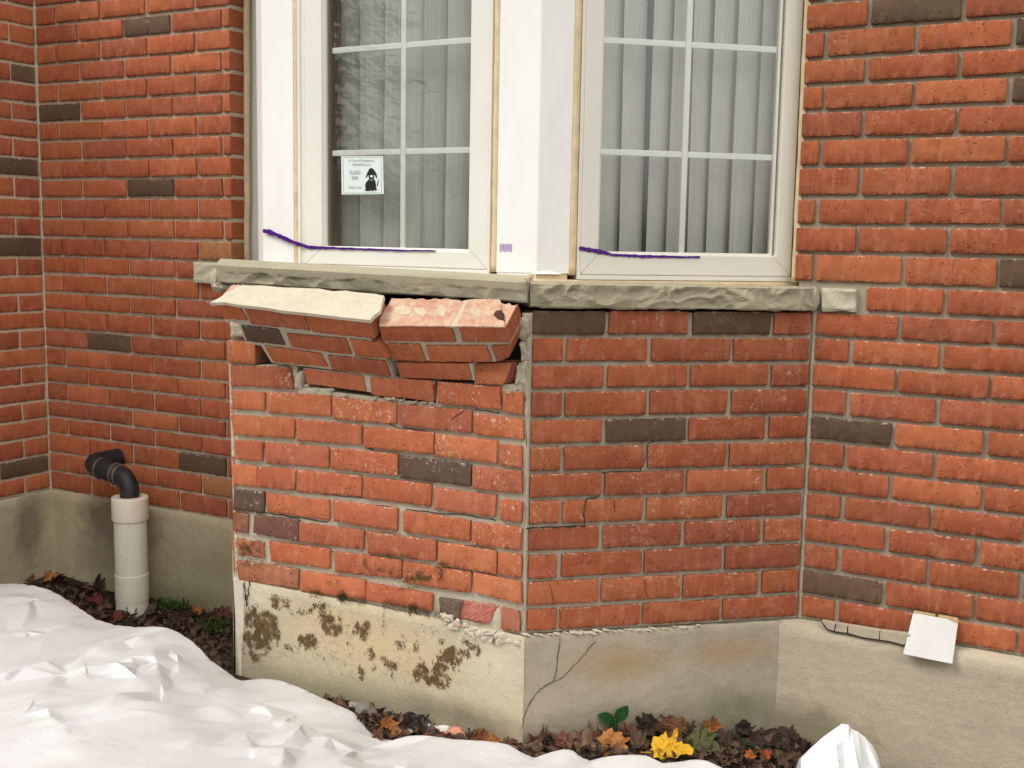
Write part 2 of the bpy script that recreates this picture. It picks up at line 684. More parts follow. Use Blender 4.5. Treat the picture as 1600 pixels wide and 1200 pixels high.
def grid_brick(L, Hh, D, rnd, nx=18, rag=1.0, tl=None):
    """front face grid with worn, slightly torn arrises; local x along, y inward, z up"""
    e = 0.0019
    xs = [-L / 2, -L / 2 + e] + [-L / 2 + e + (L - 2 * e) * i / (nx - 2) for i in range(1, nx - 2)] + [L / 2 - e, L / 2]
    zs = [-Hh / 2, -Hh / 2 + e, 0.0, Hh / 2 - e, Hh / 2]
    nX, nZ = len(xs), len(zs)
    v = []
    bow = rnd.uniform(-0.0011, 0.0011)
    ph = rnd.uniform(0, 50)
    for j in range(nZ):
        for i in range(nX):
            x, z, y = xs[i], zs[j], rnd.uniform(-0.0004, 0.0004)
            edge = (i in (0, nX - 1)) or (j in (0, nZ - 1))
            corner = (i in (0, nX - 1)) and (j in (0, nZ - 1))
            lo = noise.noise(Vector((x * 45 + ph, j * 3.1, 1.7)))
            hi = rnd.uniform(-1, 1)
            if j in (0, 1):
                z += (0.0016 * lo + (0.0013 * hi if j == 0 else 0.0006 * hi)) * rag
            elif j in (nZ - 2, nZ - 1):
                z += (0.0011 * lo + (0.0007 * hi if j == nZ - 1 else 0.0004 * hi)) * rag
            if edge:
                y = 0.0007 + rnd.uniform(0, 0.0010)
                if j == 0 and rnd.random() < 0.25:
                    y += 0.0015
                if i in (0, nX - 1):
                    x += rnd.uniform(-0.0012, 0.0012) * rag
                if corner:
                    k = rnd.uniform(0.0008, 0.0034)
                    x += k if i == 0 else -k
                    z += k if j == 0 else -k
            z += bow * math.cos(math.pi * x / L)
            v.append((x, y, z))
    f = []
    for j in range(nZ - 1):
        for i in range(nX - 1):
            a = j * nX + i
            f.append((a, a + 1, a + nX + 1, a + nX))
    per = [i for i in range(nX)] + [j * nX + nX - 1 for j in range(1, nZ)] + [(nZ - 1) * nX + i for i in range(nX - 2, -1, -1)] + \
          [j * nX for j in range(nZ - 2, 0, -1)]
    base = len(v)
    for p in per:
        x, y, z = v[p]
        v.append((x, D, z))
    n = len(per)
    for k in range(n):
        k2 = (k + 1) % n
        f.append((per[k2], per[k], base + k, base + k2))
    return v, f


def pool(L, Hh, D, count, seed, nx):
    out = []
    for i in range(count):
        v, f = grid_brick(L, Hh, D, random.Random(seed + i), nx)
        me = bpy.data.meshes.new('brick')
        me.from_pydata(v, [], f)
        me.update()
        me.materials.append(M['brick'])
        smooth(me)
        me.set_sharp_from_angle(angle=R(38))
        out.append(me)
    return out


LONG = pool(0.200, 0.0560, 0.09, 20, 100, 22)
HALF = pool(0.098, 0.0560, 0.09, 10, 300, 12)


def lay(parent, origin, rot, s0, s1, z0, z1, color, proud=None):
    """one brick of a straight wall, from s0 to s1 along the wall and between two bed joints"""
    L, Hh = s1 - s0, z1 - z0 - BED
    src, nom = (LONG, 0.200) if L > 0.14 else (HALF, 0.098)
    me = random.choice(src)
    o = bpy.data.objects.new('brick', me)
    link(o)
    o.parent = parent
    u = Vector((math.cos(rot), math.sin(rot), 0))
    n = Vector((math.sin(rot), -math.cos(rot), 0))
    pr = random.uniform(-0.0015, 0.0015) if proud is None else proud
    p = origin + u * ((s0 + s1) / 2) + n * pr
    o.location = Vector((p.x, p.y, (z0 + z1) / 2 + random.uniform(-0.0008, 0.0008))) - parent.location
    flip = random.random() < 0.0
    o.rotation_euler = (0, random.uniform(-0.004, 0.004) * min(1.0, 0.1 / L), rot)
    o.scale = (L / nom, 1, Hh / 0.0560)
    o.color = color
    return o


def courses(parent, origin, rot, Z, s_lo, s_hi, phase, pitch, k0=0, k1=NROW, brown=(), tan=(), lo_of=None, hi_of=None, joint=0.0105,
            eff=0.0, gain=1.0, skip=None):
    """running bond; phase(k) gives one head joint position of course k"""
    for k in range(k0, k1):
        lo = lo_of(k) if lo_of else s_lo
        hi = hi_of(k) if hi_of else s_hi
        j = phase(k)
        j -= math.ceil((j - lo) / pitch) * pitch
        while j < hi:
            jit = random.uniform(-0.0025, 0.0025)
            a, b = max(lo, j + joint / 2), min(hi, j + pitch - joint / 2 + jit)
            j += pitch
            if b - a < 0.02:
                continue
            c = (a + b) / 2
            if skip and skip(k, c):
                continue
            kind = 'red'
            for (kk, ss) in brown:
                if kk == k and a - 0.02 < ss < b + 0.02:
                    kind = 'brown'
            for (kk, ss) in tan:
                if kk == k and a - 0.02 < ss < b + 0.02:
                    kind = 'tan'
            lay(parent, origin, rot, a, b, Z[k], Z[k + 1], tint(kind, eff * random.random() ** 2, gain))


def slab(name, parent, origin, rot, s0, s1, z0, z1, y0, y1, mat):
    """wall slab in wall coordinates, y measured inwards from the brick faces"""
    v, f = box_vf((s0, y0, z0), (s1, y1, z1))
    u = Vector((math.cos(rot), math.sin(rot), 0))
    n = Vector((math.sin(rot), -math.cos(rot), 0))
    vv = [origin + u * a - n * b + Vector((0, 0, c)) - parent.location for a, b, c in v]
    return mesh(name, vv, f, mat, parent)


def child_world(o, parent):
    """mesh given in world coordinates under a parent empty"""
    o.parent = parent
    o.matrix_parent_inverse = Matrix.Translation(-parent.location)
    return o


# ------------------------------------------------------------------ ground
def gz(x, y):
    z = -0.285
    z -= 0.05 * min(1, max(0, (-1.45 - x) / 0.35)) * min(1, max(0, (y + 0.75) / 0.4))
    z -= 0.14 * min(1, max(0, (x - 0.0) / 0.28))
    z += 0.02 * noise.noise(Vector((x * 3.1, y * 3.1, 0.3))) + 0.008 * noise.noise(Vector((x * 14, y * 14, 1.3)))
    return z


def build_ground():
    nx, ny = 150, 110
    x0, x1, y0, y1 = -3.3, 2.6, -3.6, 0.3
    v, f = [], []
    for j in range(ny + 1):
        for i in range(nx + 1):
            x, y = x0 + (x1 - x0) * i / nx, y0 + (y1 - y0) * j / ny
            e = min(i, nx - i, 8) / 8.0 if True else 1
            e = min(e, min(j, 8) / 8.0)
            z = gz(x, y) * e + (-0.46) * (1 - e)
            v.append((x, y, z))
    for j in range(ny):
        for i in range(nx):
            a = j * (nx + 1) + i
            f.append((a, a + 1, a + nx + 2, a + nx + 1))
    o = mesh('soil', v, f, M['soil'], sm=True)
    o['kind'] = 'structure'
    v, f = [], []
    n = 24
    for j in range(n + 1):
        for i in range(n + 1):
            x, y = -60 + 120 * i / n, -100 + 120 * j / n
            v.append((x, y, -0.455 + 0.0 * noise.noise(Vector((x * 0.1, y * 0.1, 0)))))
    for j in range(n):
        for i in range(n):
            a = j * (n + 1) + i
            f.append((a, a + 1, a + n + 2, a + n + 1))
    o = mesh('lawn', v, f, M['lawn'])
    o['kind'] = 'structure'


build_ground()

# ------------------------------------------------------------------ house walls
O0 = Vector((0, 0, 0))
ZTOP = ZW[NROW]
# main wall, left of the bay
wl_ = thing('brick_wall', 'recessed red brick wall left of the bay windows, behind the black hose and white pipe', 'wall', (-2.35, 0, -0.3))
BL = -1.900
slab('mortar', wl_, O0, 0, X0L, BL, 0.0, ZTOP, 0.0085, 0.088, M['mortar_wall'])
courses(wl_, O0, 0, ZL, X0L + 0.005, BL + 0.001, lambda k: -2.699 if k % 2 else -2.587, 0.2180,
        brown=[(24, -2.25), (20, -2.68), (16, -2.25), (8, -2.478), (2, -2.046), (27, -2.5), (29, -2.1)],
        tan=[(13, -1.95), (1, -1.96)], eff=0.35, gain=1.02)
# the low front wall end hidden behind the bay
slab('wall_end', wl_, O0, 0, BL, -1.80, -0.45, 0.80, 0.008, 0.088, M['mortar_wall'])

# side wall at far left, facing right
ws = thing('brick_wall', 'shaded side wall of red brick at the far left edge, meeting the recessed wall in a corner', 'wall', (X0L, -0.7, -0.3))
O_S = Vector((X0L, 0, 0))
slab('mortar', ws, O_S, R(90), -1.5, 0.088, 0.0, ZTOP, 0.0055, 0.088, M['mortar_wall'])
courses(ws, O_S, R(90), ZW, -1.5, -0.003, lambda k: -0.106 if k % 2 == 0 else -0.0, 0.2105,
        brown=[(17, -0.1), (13, -0.1), (1, -0.1), (22, -0.05), (9, -0.55)], eff=0.2, gain=0.97)

# right wall
wr = thing('brick_wall', 'red brick wall right of the bay, with the white card near its footing', 'wall', (0.7, 0, -0.3))
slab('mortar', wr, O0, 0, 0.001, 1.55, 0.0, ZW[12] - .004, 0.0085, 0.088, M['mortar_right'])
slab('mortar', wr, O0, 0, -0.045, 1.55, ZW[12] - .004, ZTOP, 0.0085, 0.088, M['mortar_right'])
courses(wr, O0, 0, ZW, 0.004, 1.55, lambda k: -0.006 if k % 2 else 0.093, 0.2100,
        brown=[(22, 0.18), (21, 0.5), (19, 0.5), (13, 0.5), (7, 0.1), (1, 0.1), (26, 0.3), (10, 0.95)],
        lo_of=lambda k: 0.0045 if k < 12 else (0.124 if k == 12 else -0.0545), hi_of=None, eff=0.3, gain=0.98)

# ------------------------------------------------------------------ bay base
bay = thing('bay_base', 'cracked red brick bay under the two windows, standing on a mossy concrete footing', 'wall', (-1.0, -0.3, -0.3))
# right face
ROT_R = A_R
O_R = O0
LR = (APEX - O0).length


def lay_right():
    # s runs from the front corner (-LR) to the junction with the house wall (0)
    courses(bay, O_R, ROT_R, ZW, -LR + 0.008, -0.008, lambda k: -0.215 * 1 if k % 2 == 0 else -0.1115, 0.2125, k1=12,
            brown=[(11, -0.62), (11, -0.22), (7, -0.43)], eff=0.5, gain=0.93)


lay_right()
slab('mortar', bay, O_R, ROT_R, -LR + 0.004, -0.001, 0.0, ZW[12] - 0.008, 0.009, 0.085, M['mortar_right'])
# mortar run down the two inside corners
def corner_bead(parent, p, r, z0, z1, mat, seed, nrm):
    v, f = [], []
    n = 70
    for i in range(n + 1):
        z = z0 + (z1 - z0) * i / n
        w = r * (1 + 0.35 * noise.noise(Vector((seed, 0, z * 16))))
        for k in range(8):
            a = 2 * math.pi * k / 8
            v.append(Vector((p.x + w * math.cos(a), p.y + w * math.sin(a), z)))
    for i in range(n):
        for k in range(8):
            k2 = (k + 1) % 8
            f.append((i * 8 + k, i * 8 + k2, i * 8 + 8 + k2, i * 8 + 8 + k))
    child_world(fix_normals(mesh('corner_joint', v, f, mat, None, sm=True)), parent)


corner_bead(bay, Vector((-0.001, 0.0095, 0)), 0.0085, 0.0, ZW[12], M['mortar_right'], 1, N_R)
corner_bead(wl_, Vector((X0L - 0.001, 0.0065, 0)), 0.0055, 0.0, ZTOP, M['mortar_wall'], 2, NF)

# hidden left face
ROT_L = -A_L
LL = (LCOR.y / -math.sin(A_L)) * -1
LLEN = -BAY_Y / math.sin(A_L)
courses(bay, LCOR, ROT_L, ZW, -LLEN + 0.01, -0.012, lambda k: -0.21 if k % 2 else -0.105, 0.2105, k1=11, eff=0.5)
slab('mortar', bay, LCOR, ROT_L, -LLEN, -0.004, 0.0, ZW[11], 0.005, 0.085, M['mortar_bay'])
# dark sheathing behind the brick skin
sh_in = 0.088


def inset_poly(d):
    """bay outline moved inwards by d, from the left wall junction round to the right one"""
    y = BAY_Y + d
    xa = APEX.x - d * (1 - math.cos(A_R)) / math.sin(A_R) * 1.0
    xl = LCOR.x + d * (1 - math.cos(A_L)) / math.sin(A_L)
    a = Vector((xl, y, 0))
    b = Vector((xa, y, 0))
    ul = Vector((-math.cos(A_L), math.sin(A_L), 0))
    c0 = a + ul * ((0.10 - y) / ul.y)
    c1 = b + U_R * ((0.10 - y) / U_R.y)
    return [c0, a, b, c1]


def outline_wall(name, d, z0, z1, mat, parent, thick=0.012):
    P, Q = inset_poly(d), inset_poly(d + thick)
    v, f = [], []
    for p, q in zip(P, Q):
        v += [Vector((p.x, p.y, z0)), Vector((p.x, p.y, z1)), Vector((q.x, q.y, z1)), Vector((q.x, q.y, z0))]
    for i in range(3):
        a, b = i * 4, i * 4 + 4
        f += [(a, b, b + 1, a + 1), (a + 1, b + 1, b + 2, a + 2), (a + 2, b + 2, b + 3, a + 3), (a + 3, b + 3, b, a)]
    f += [(0, 1, 2, 3), (15, 14, 13, 12)]
    return child_world(fix_normals(mesh(name, v, f, mat)), parent)


outline_wall('sheathing', 0.0895, -0.45, 0.795, M['black'], bay)

# front face, brick by brick: corners traced left-top, right-top, right-bottom, left-bottom
FRONT = [
    # course 0
    ((370, 877), (465, 891), (464, 920), (374, 907), 'dull'), ((471, 893), (569, 908), (569, 938), (470.5, 923), 'r'),
    ((573, 912), (674, 930), (673, 955), (573, 938), 'r'), ((783, 950), (810, 956), (810, 987), (783, 982), 'dull'),
    # 1
    ((420, 847), (514, 859), (514, 888), (424, 876), 'e'), ((522, 863), (626, 876), (625, 904), (523, 893), 'r'),
    ((630, 878), (735, 895), (733, 926), (630, 909), 'e'), ((741, 896), (813, 911), (812, 943), (740, 925), 'r'),
    # 2
    ((397, 806), (465, 814), (464, 845), (396, 832), 'plum'), ((467, 817), (567, 830), (566, 858), (468, 846), 'r'),
    ((573, 831), (680, 846), (679, 877), (575, 864), 'r'), ((685, 848), (774, 862), (774, 897), (686, 882), 'r'),
    ((780, 864), (814, 869), (812, 902), (779, 897), 'e'),
    # 3
    ((366, 765), (412, 770), (410, 800), (365, 796), 'b'), ((416, 771), (513, 783), (513, 812), (418, 799), 'r'),
    ((520, 782), (619, 796), (618, 829), (521, 814), 'r'), ((630, 799), (734, 815), (732, 846), (630, 830), 'r'),
    ((738, 817), (814, 826), (812, 860), (737, 850), 'e'),
    # 4
    ((362, 727), (401, 730), (399, 760), (365, 757), 'e'), ((403, 731), (461, 735), (457, 766), (401, 760), 'r'),
    ((464, 735), (564, 745), (563, 776), (464, 768), 'r'), ((569, 747), (672, 758), (671, 791), (569, 778), 'r'),
    ((679, 762), (775, 776), (772, 807), (679, 795), 'r'), ((782, 781), (815, 785), (813, 816), (781, 812), 'e'),
    # 5
    ((367, 689), (409, 692), (407, 720), (369, 717), 'r'), ((415, 692), (512, 700), (512, 731), (416, 723), 'r'),
    ((517, 701), (620, 711), (619, 743), (518, 732), 'e'), ((624, 713), (735, 727), (734, 760), (625, 746), 'be'),
    ((739, 729), (814, 738), (814, 771), (739, 763), 'e'),
    # 6
    ((361, 649), (459, 655), (457, 685), (366, 678), 'r'), ((463, 656), (564, 666), (563, 695), (464, 688), 'r'),
    ((569, 668), (676, 677), (675, 710), (570, 698), 'r'), ((681, 679), (776, 690), (775, 724), (680, 712), 'e'),
    ((782, 695), (814, 698), (814, 731), (781, 726), 'e'),
    # 7
    ((361, 611), (412, 614), (412, 640), (364, 638), 'r'), ((417, 614), (515, 619), (515, 650), (419, 644), 'e'),
    ((519, 621), (618, 631), (618, 662), (522, 654), 'e'), ((624, 633), (735, 642), (735, 676), (625, 664), 'e'),
    ((741, 646), (816, 657), (816, 686), (741, 677), 'ee'),
    # 8
    ((361, 573), (450, 575), (458, 607), (361, 602), 'e'), ((684, 597), (779, 606), (780, 640), (685, 629), 'e'),
    ((786, 612), (816, 615), (816, 647), (786, 642), 'r'),
    # 9
    ((357, 534), (397, 536), (397, 568), (358, 567), 'r'), ((741, 569), (798, 568), (785, 600), (745, 599), 'r'),
]


def front_tint(k):
    if k == 'b' or k == 'be':
        return (0.10, 0.066, 0.048, 1.0 if k == 'be' else 0.4)
    if k == 'plum':
        return (0.155, 0.072, 0.055, 0.4)
    if k == 'dull':
        return (0.33, 0.125, 0.07, 0.2)
    e = {'r': 0.25, 'e': 0.9, 'ee': 1.0}[k]
    c = tint('red', e, 1.12)
    return (c[0], c[1] * 1.04, c[2] * 1.06, e)


def quad_brick(parent, pts, n, D, color, seed, nx=20, top=False, rag=1.0, name='brick'):
    """brick whose front face is the world quad pts (tl, tr, br, bl), extruded D along -n"""
    tl, tr, br, bl = pts
    c = (tl + tr + br + bl) / 4
    u = ((tr - tl) + (br - bl)).normalized()
    u = (u - n * u.dot(n)).normalized()
    y = -n
    z = u.cross(y)
    L = ((tr - tl).length + (br - bl).length) / 2
    Hh = ((tl - bl).length + (tr - br).length) / 2
    rnd = random.Random(seed)
    v, f = grid_brick(L, Hh, D, rnd, nx, rag)
    loc = [Vector(((p - c).dot(u), (p - c).dot(y), (p - c).dot(z))) for p in (tl, tr, br, bl)]
    out = []
    for (x, yy, zz) in v:
        a, b = x / L + 0.5, zz / Hh + 0.5
        q = loc[3] * (1 - a) * (1 - b) + loc[2] * a * (1 - b) + loc[1] * a * b + loc[0] * (1 - a) * b
        if yy > D * 0.9:
            yy += rnd.uniform(-0.006, 0.004)
        out.append(Vector((q.x, yy, q.z)))
    me = bpy.data.meshes.new(name)
    me.from_pydata(out, [], f)
    # close the back so light does not leak
    me.update()
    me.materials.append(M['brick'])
    me.materials.append(M['brick_top'])
    smooth(me)
    me.set_sharp_from_angle(angle=R(38))
    if top:
        for p in me.polygons:
            if p.normal.z > 0.7:
                p.material_index = 1
                p.use_smooth = False
    o = bpy.data.objects.new(name, me)
    link(o)
    o.parent = parent
    mm = Matrix((u, y, z)).transposed().to_4x4()
    mm.translation = c
    o.matrix_basis = Matrix.Translation(-parent.location) @ mm
    o.color = color
    return o


for i, q in enumerate(FRONT):
    pr = random.uniform(-0.0005, 0.0035)
    e_ = 1.0
    pts = [onF(x + dx * e_, y + dy * e_, pr) for (x, y), dx, dy in zip(q[:4], (-1, 1, 1, -1), (-1, -1, 1, 1))]
    quad_brick(bay, pts, NF, 0.088, front_tint(q[4]), 900 + i)

# chipped bricks: bodies set back behind a sheared-off face
def chunk(parent, name, pts, n, depth, mat, jit=0.003, seed=1, color=(0.36, 0.12, 0.06, 0.2), bulge=0.006):
    """rough broken face over the quad pts, its rim falling back, extruded inwards"""
    if len(pts) == 5:
        pts = [pts[0], pts[1], pts[2].lerp(pts[3], 0.3), pts[4]]
    tl, tr, br, bl = pts
    c = (tl + tr + br + bl) / 4
    nx, nz = 14, 9
    v, f = [], []
    for j in range(nz + 1):
        for i in range(nx + 1):
            a, b = i / nx, j / nz
            p = bl.lerp(br, a).lerp(tl.lerp(tr, a), b)
            q = p * 55 + Vector((seed * 3.3, 0, 0))
            e = min(a, 1 - a, b, 1 - b)
            d = bulge * min(1, e * 5) + jit * (1.4 * noise.noise(q * 0.6) + 0.8 * abs(noise.noise(q * 1.7)) + 0.4 * noise.noise(q * 4))
            if e == 0:
                p = p + Vector((noise.noise(q * 2), 0, noise.noise(q * 2 + Vector((4, 4, 4))))) * jit * 0.9
                d -= jit * 0.6
            v.append(p + n * d)
    W1 = nx + 1
    for j in range(nz):
        for i in range(nx):
            a = j * W1 + i
            f.append((a, a + 1, a + W1 + 1, a + W1))
    per = [i for i in range(W1)] + [j * W1 + nx for j in range(1, nz + 1)] + [nz * W1 + i for i in range(nx - 1, -1, -1)] + [j * W1 for j in range(nz - 1, 0, -1)]
    base = len(v)
    v += [v[k] - n * depth for k in per]
    m_ = len(per)
    for k in range(m_):
        k2 = (k + 1) % m_
        f.append((per[k2], per[k], base + k, base + k2))
    o = fix_normals(mesh(name, [p - c for p in v], f, mat, None))
    if parent is not None:
        o.parent = parent
        o.location = c - parent.location
    else:
        o.location = c
    o.color = color
    return o


def F_(l, off=0.0):
    return [onF(x, y, off) for x, y in l]


chunk(bay, 'brick', F_([(371, 842), (412, 848), (411, 872), (372, 868)], -0.002), NF, 0.07, M['brick'], 0.0055, 3, (0.36, 0.13, 0.07, 0.8), 0.002)
chunk(bay, 'brick', F_([(364, 801), (387, 803), (386, 833), (364, 829)], 0.0), NF, 0.08, M['brick'], 0.0015, 4, (0.25, 0.10, 0.06, 0.4), 0.001)
chunk(bay, 'brick', F_([(686, 934), (722, 939), (716, 968), (687, 962)], 0.0), NF, 0.08, M['brick'], 0.002, 5, (0.12, 0.085, 0.06, 0.2), 0.002)
chunk(bay, 'brick', F_([(722, 938), (779, 946), (776, 974), (735, 976), (714, 968)], -0.004), NF, 0.08, M['brick'], 0.0035, 6, (0.38, 0.13, 0.095, 0.9), 0.0)
# exposed broken ends
chunk(bay, 'brick', [onF(450, 575), onF(468, 577, -0.02), onF(464, 608, -0.02), onF(458, 607)], NF, 0.06, M['brick'], 0.002, 7, (0.33, 0.10, 0.05, 0.1), 0.0)
chunk(bay, 'brick', [onF(397, 537), onF(416, 540, -0.05), onF(424, 566, -0.05), onF(397, 568)], NF, 0.05, M['brick'], 0.002, 8, (0.20, 0.10, 0.07, 0.2), 0.0)
chunk(bay, 'brick', [onF(798, 568), onF(813, 567, -0.012), onF(805, 598, -0.03), onF(785, 600)], NF, 0.06, M['brick'], 0.002, 9, (0.22, 0.06, 0.035, 0.1), -0.001)

# mortar body of the front face
outl = [(368, 906), (356, 532), (398, 534), (399, 570), (464, 571), (466, 602), (520, 612), (622, 625), (681, 630), (684, 596), (741, 600),
        (744, 568), (786, 601), (806, 600), (812, 566), (823, 566), (820, 991), (780, 985), (690, 967), (570, 941), (468, 926)]
prism('mortar', F_(outl, -0.0085), Vector((0, 0.08, 0)), M['mortar_bay'], None).name
child_world(bpy.context.scene.collection.objects[-1], bay)


def lump(parent, name, c, rad, mat, seed=0, sub=2, rough=0.35, sq=(1, 1, 1), col_=None):
    bm = bmesh.new()
    bmesh.ops.create_icosphere(bm, subdivisions=sub, radius=1.0)
    off = Vector((seed * 3.7, seed * 1.3, seed * 0.7))
    for v in bm.verts:
        k = 1 + rough * noise.noise(v.co * 1.6 + off) + rough * 0.5 * noise.noise(v.co * 4.2 + off)
        v.co = Vector((v.co.x * rad[0], v.co.y * rad[1], v.co.z * rad[2])) * k
    me = bpy.data.meshes.new(name)
    bm.to_mesh(me)
    bm.free()
    me.materials.append(mat)
    o = bpy.data.objects.new(name, me)
    link(o)
    if parent is not None:
        o.parent = parent
        o.location = Vector(c) - parent.location
    else:
        o.location = c
    if col_:
        o.color = col_
    return o


# squeezed mortar along the front corner and at the broken steps
def corner_strip():
    v, f = [], []
    n = 110
    K = 7
    for i in range(n + 1):
        z = -0.004 + 0.786 * i / n
        up_ = min(1, max(0, (z - 0.50) / 0.10))
        nz_ = noise.noise(Vector((0.4, 1.3, z * 24)))
        n2_ = noise.noise(Vector((3.4, 1.3, z * 70)))
        w = 0.0062 + 0.0030 * nz_ + 0.0014 * n2_ + up_ * (0.010 + 0.007 * nz_ + 0.003 * n2_)
        pr = 0.0022 * n2_ + 0.001 * nz_ + up_ * 0.004 * nz_
        ring = [APEX + Vector((-w - 0.004, 0.055, z)), APEX + Vector((-w - 0.003, 0.007, z)), APEX + Vector((-w, 0.0035 - pr, z)),
                APEX + Vector((-w * 0.4, -0.0005 - pr - 0.001 * n2_, z)), APEX + Vector((0, 0.0015 - pr * .5, z)),
                APEX + U_R * (0.0075 + 0.0015 * n2_) - N_R * 0.006 + Vector((0, 0, z)), APEX + U_R * 0.01 - N_R * 0.05 + Vector((0, 0, z))]
        v += ring
    for i in range(n):
        for k in range(K):
            k2 = (k + 1) % K
            f.append((i * K + k, i * K + k2, i * K + K + k2, i * K + K + k))
    f += [tuple(range(K)), tuple(n * K + k for k in range(K))]
    child_world(fix_normals(mesh('corner_joint', v, f, M['mortar_right'], None, sm=True)), bay)


def rough(parent, name, pts, f_, off, depth, mat, jit, seed, bulge=0.004):
    """rough mortar piece over a traced quad"""
    return chunk(parent, name, [f_(x, y, off) for x, y in pts], NF, depth, mat, jit, seed, (1, 1, 1, 0), bulge)


corner_strip()
lump(bay, 'mortar_lump', onF(819, 513, -0.006), (0.021, 0.024, 0.029), M['mortar_right'], 1, 4, 0.22)
rough(bay, 'mortar_lump', [(806, 570), (828, 556), (828, 602), (804, 602)], onF, -0.006, 0.05, M['mortar_bay'], 0.006, 5)
rough(bay, 'mortar_lump', [(812, 535), (829, 528), (829, 565), (814, 566)], onF, -0.004, 0.05, M['mortar_bay'], 0.005, 6)
rough(bay, 'mortar_lump', [(360, 503), (376, 506), (384, 526), (359, 528)], onF, -0.004, 0.05, M['mortar_bay'], 0.005, 7)
rough(bay, 'mortar_lump', [(462, 585), (473, 578), (470, 607), (460, 608)], onF, 0.0, 0.05, M['mortar_bay'], 0.004, 8)
rough(bay, 'mortar_lump', [(468, 580), (482, 586), (486, 606), (466, 607)], onF, -0.03, 0.04, M['mortar_bay'], 0.004, 9)
prism('mortar_ledge', F_([(466, 606), (515, 607), (518, 618), (466, 617)], -0.004), Vector((0, 0.07, 0)), M['mortar_bay'])
child_world(sc.collection.objects[-1], bay)

# worn broken edge along the left front corner of the bay
def worn_edge():
    v, f = [], []
    n, K = 150, 5
    for i in range(n + 1):
        y = 540 + (906 - 540) * i / n
        x = 357.5 + (y - 540) * 0.034
        p = onF(x, y, -0.004)
        a = noise.noise(Vector((p.z * 60, 1, 2)))
        b = noise.noise(Vector((p.z * 150, 5, 2)))
        w = 0.006 + 0.003 * a + 0.0015 * b
        o_ = 0.002 * b + 0.003 * a
        v += [p + Vector((-w - 0.004, 0.04, 0)), p + Vector((-w, 0.010, 0.001 * b)), p + Vector((-w * 0.4, 0.001 - o_, 0)), p + Vector((w * 0.8, 0.0015 - o_ * 0.5, 0)), p + Vector((w * 1.4, 0.02, 0))]
    for i in range(n):
        for k in range(K):
            k2 = (k + 1) % K
            f.append((i * K + k, i * K + k2, i * K + K + k2, i * K + K + k))
    o = fix_normals(mesh('worn_edge', v, f, [M['mortar_bay'], M['brick_top'], M['brick']], None))
    rnd_ = random.Random(4)
    for p in o.data.polygons:
        z = p.center.z
        g = noise.noise(Vector((z * 26, 3, 3))) + 0.4 * noise.noise(Vector((z * 90, p.center.x * 200, 3)))
        p.material_index = 0 if g > -0.05 else (1 if g > -0.3 else 2)
    o.color = (0.34, 0.11, 0.06, 0.6)
    child_world(o, bay)


worn_edge()

# ------------------------------------------------------------------ the two slabs of brick leaning out
def lean_slab(label, groups, cap_fn, seed):
    base = groups[0][1]
    t = thing('leaning_brick_slab', label, 'broken masonry', tuple(base))
    for gi, (plane, _, quads, mort) in enumerate(groups):
        p, n = plane
        for qi, q in enumerate(quads):
            pts = [hit(x, y, p, n) for x, y in q[:4]]
            c = front_tint(q[4])
            quad_brick(t, pts, n, 0.080, c, seed + gi * 30 + qi, top=q[5] if len(q) > 5 else False)
        mp = [hit(x, y, p - n * 0.005, n) for x, y in mort]
        child_world(prism('mortar', mp, -n * 0.07, M['mortar_bay']), t)
    cap_fn(t)
    return t


# left slab: lower course leans a little, the three above lean far out
La, Lb = onF(473, 600, 0.001), onF(680, 628, 0.001)
PL0 = tilted(La, Lb, 11)
Lc, Ld = hit(430, 568, *PL0), hit(612, 590, *PL0)
PL1 = tilted(Lc, Ld, 37)
GL = [
    (PL0, La, [((473, 577), (566, 588), (572, 612), (480, 600), 'r'), ((577, 590), (674, 596), (677, 628), (581, 617), 'r')],
     [(474, 575), (676, 597), (677, 627), (482, 599)]),
    (PL1, Lc, [((412, 541), (500, 553), (512, 574), (427, 566), 'r'), ((511, 556), (601, 565), (611, 589), (519, 579), 'r'),
               ((377, 509), (434, 516), (445, 540), (385, 534), 'b'), ((447, 522), (539, 530), (549, 555), (456, 543), 'r'),
               ((545, 530), (594, 536), (609, 561), (555, 557), 'r'),
               ((336, 474), (371, 477), (386, 501), (352, 499), 'r', True), ((381, 480), (473, 490), (484, 517), (392, 507), 'r', True),
               ((476, 492), (576, 502), (587, 530), (488, 519), 'r', True)],
     [(342, 476), (570, 502), (580, 530), (603, 562), (617, 592), (512, 577), (424, 566), (408, 540), (384, 536), (374, 507), (352, 500)]),
]


def cap_left(t):
    # cream mortar bed on top of the slab: plane through the top edge, at right angles to the face
    p, n = PL1
    a, b = hit(336, 472, p, n), hit(578, 500, p, n)
    u = (b - a).normalized()
    nt = u.cross(n)
    if nt.z < 0:
        nt = -nt
    pts = [(327, 473), (350, 472), (372, 476), (412, 480), (440, 485), (480, 489), (530, 495), (578, 500), (583, 494), (594, 485), (597, 472),
           (600, 462), (585, 459), (560, 457), (540, 454), (520, 455), (500, 451), (470, 450), (440, 449), (410, 446), (385, 446), (373, 446),
           (365, 452), (352, 458), (345, 464)]
    w = [hit(x, y, a + nt * 0.010, nt) for x, y in pts]
    o = prism('mortar_cap', w, -nt * 0.010, M['cap'])
    bv = bmesh.new()
    bv.from_mesh(o.data)
    bv.to_mesh(o.data)
    bv.free()
    child_world(o, t)


lean_slab('longer leaning brick slab pushed out under the sill, topped with smooth cream mortar', GL, cap_left, 2000)

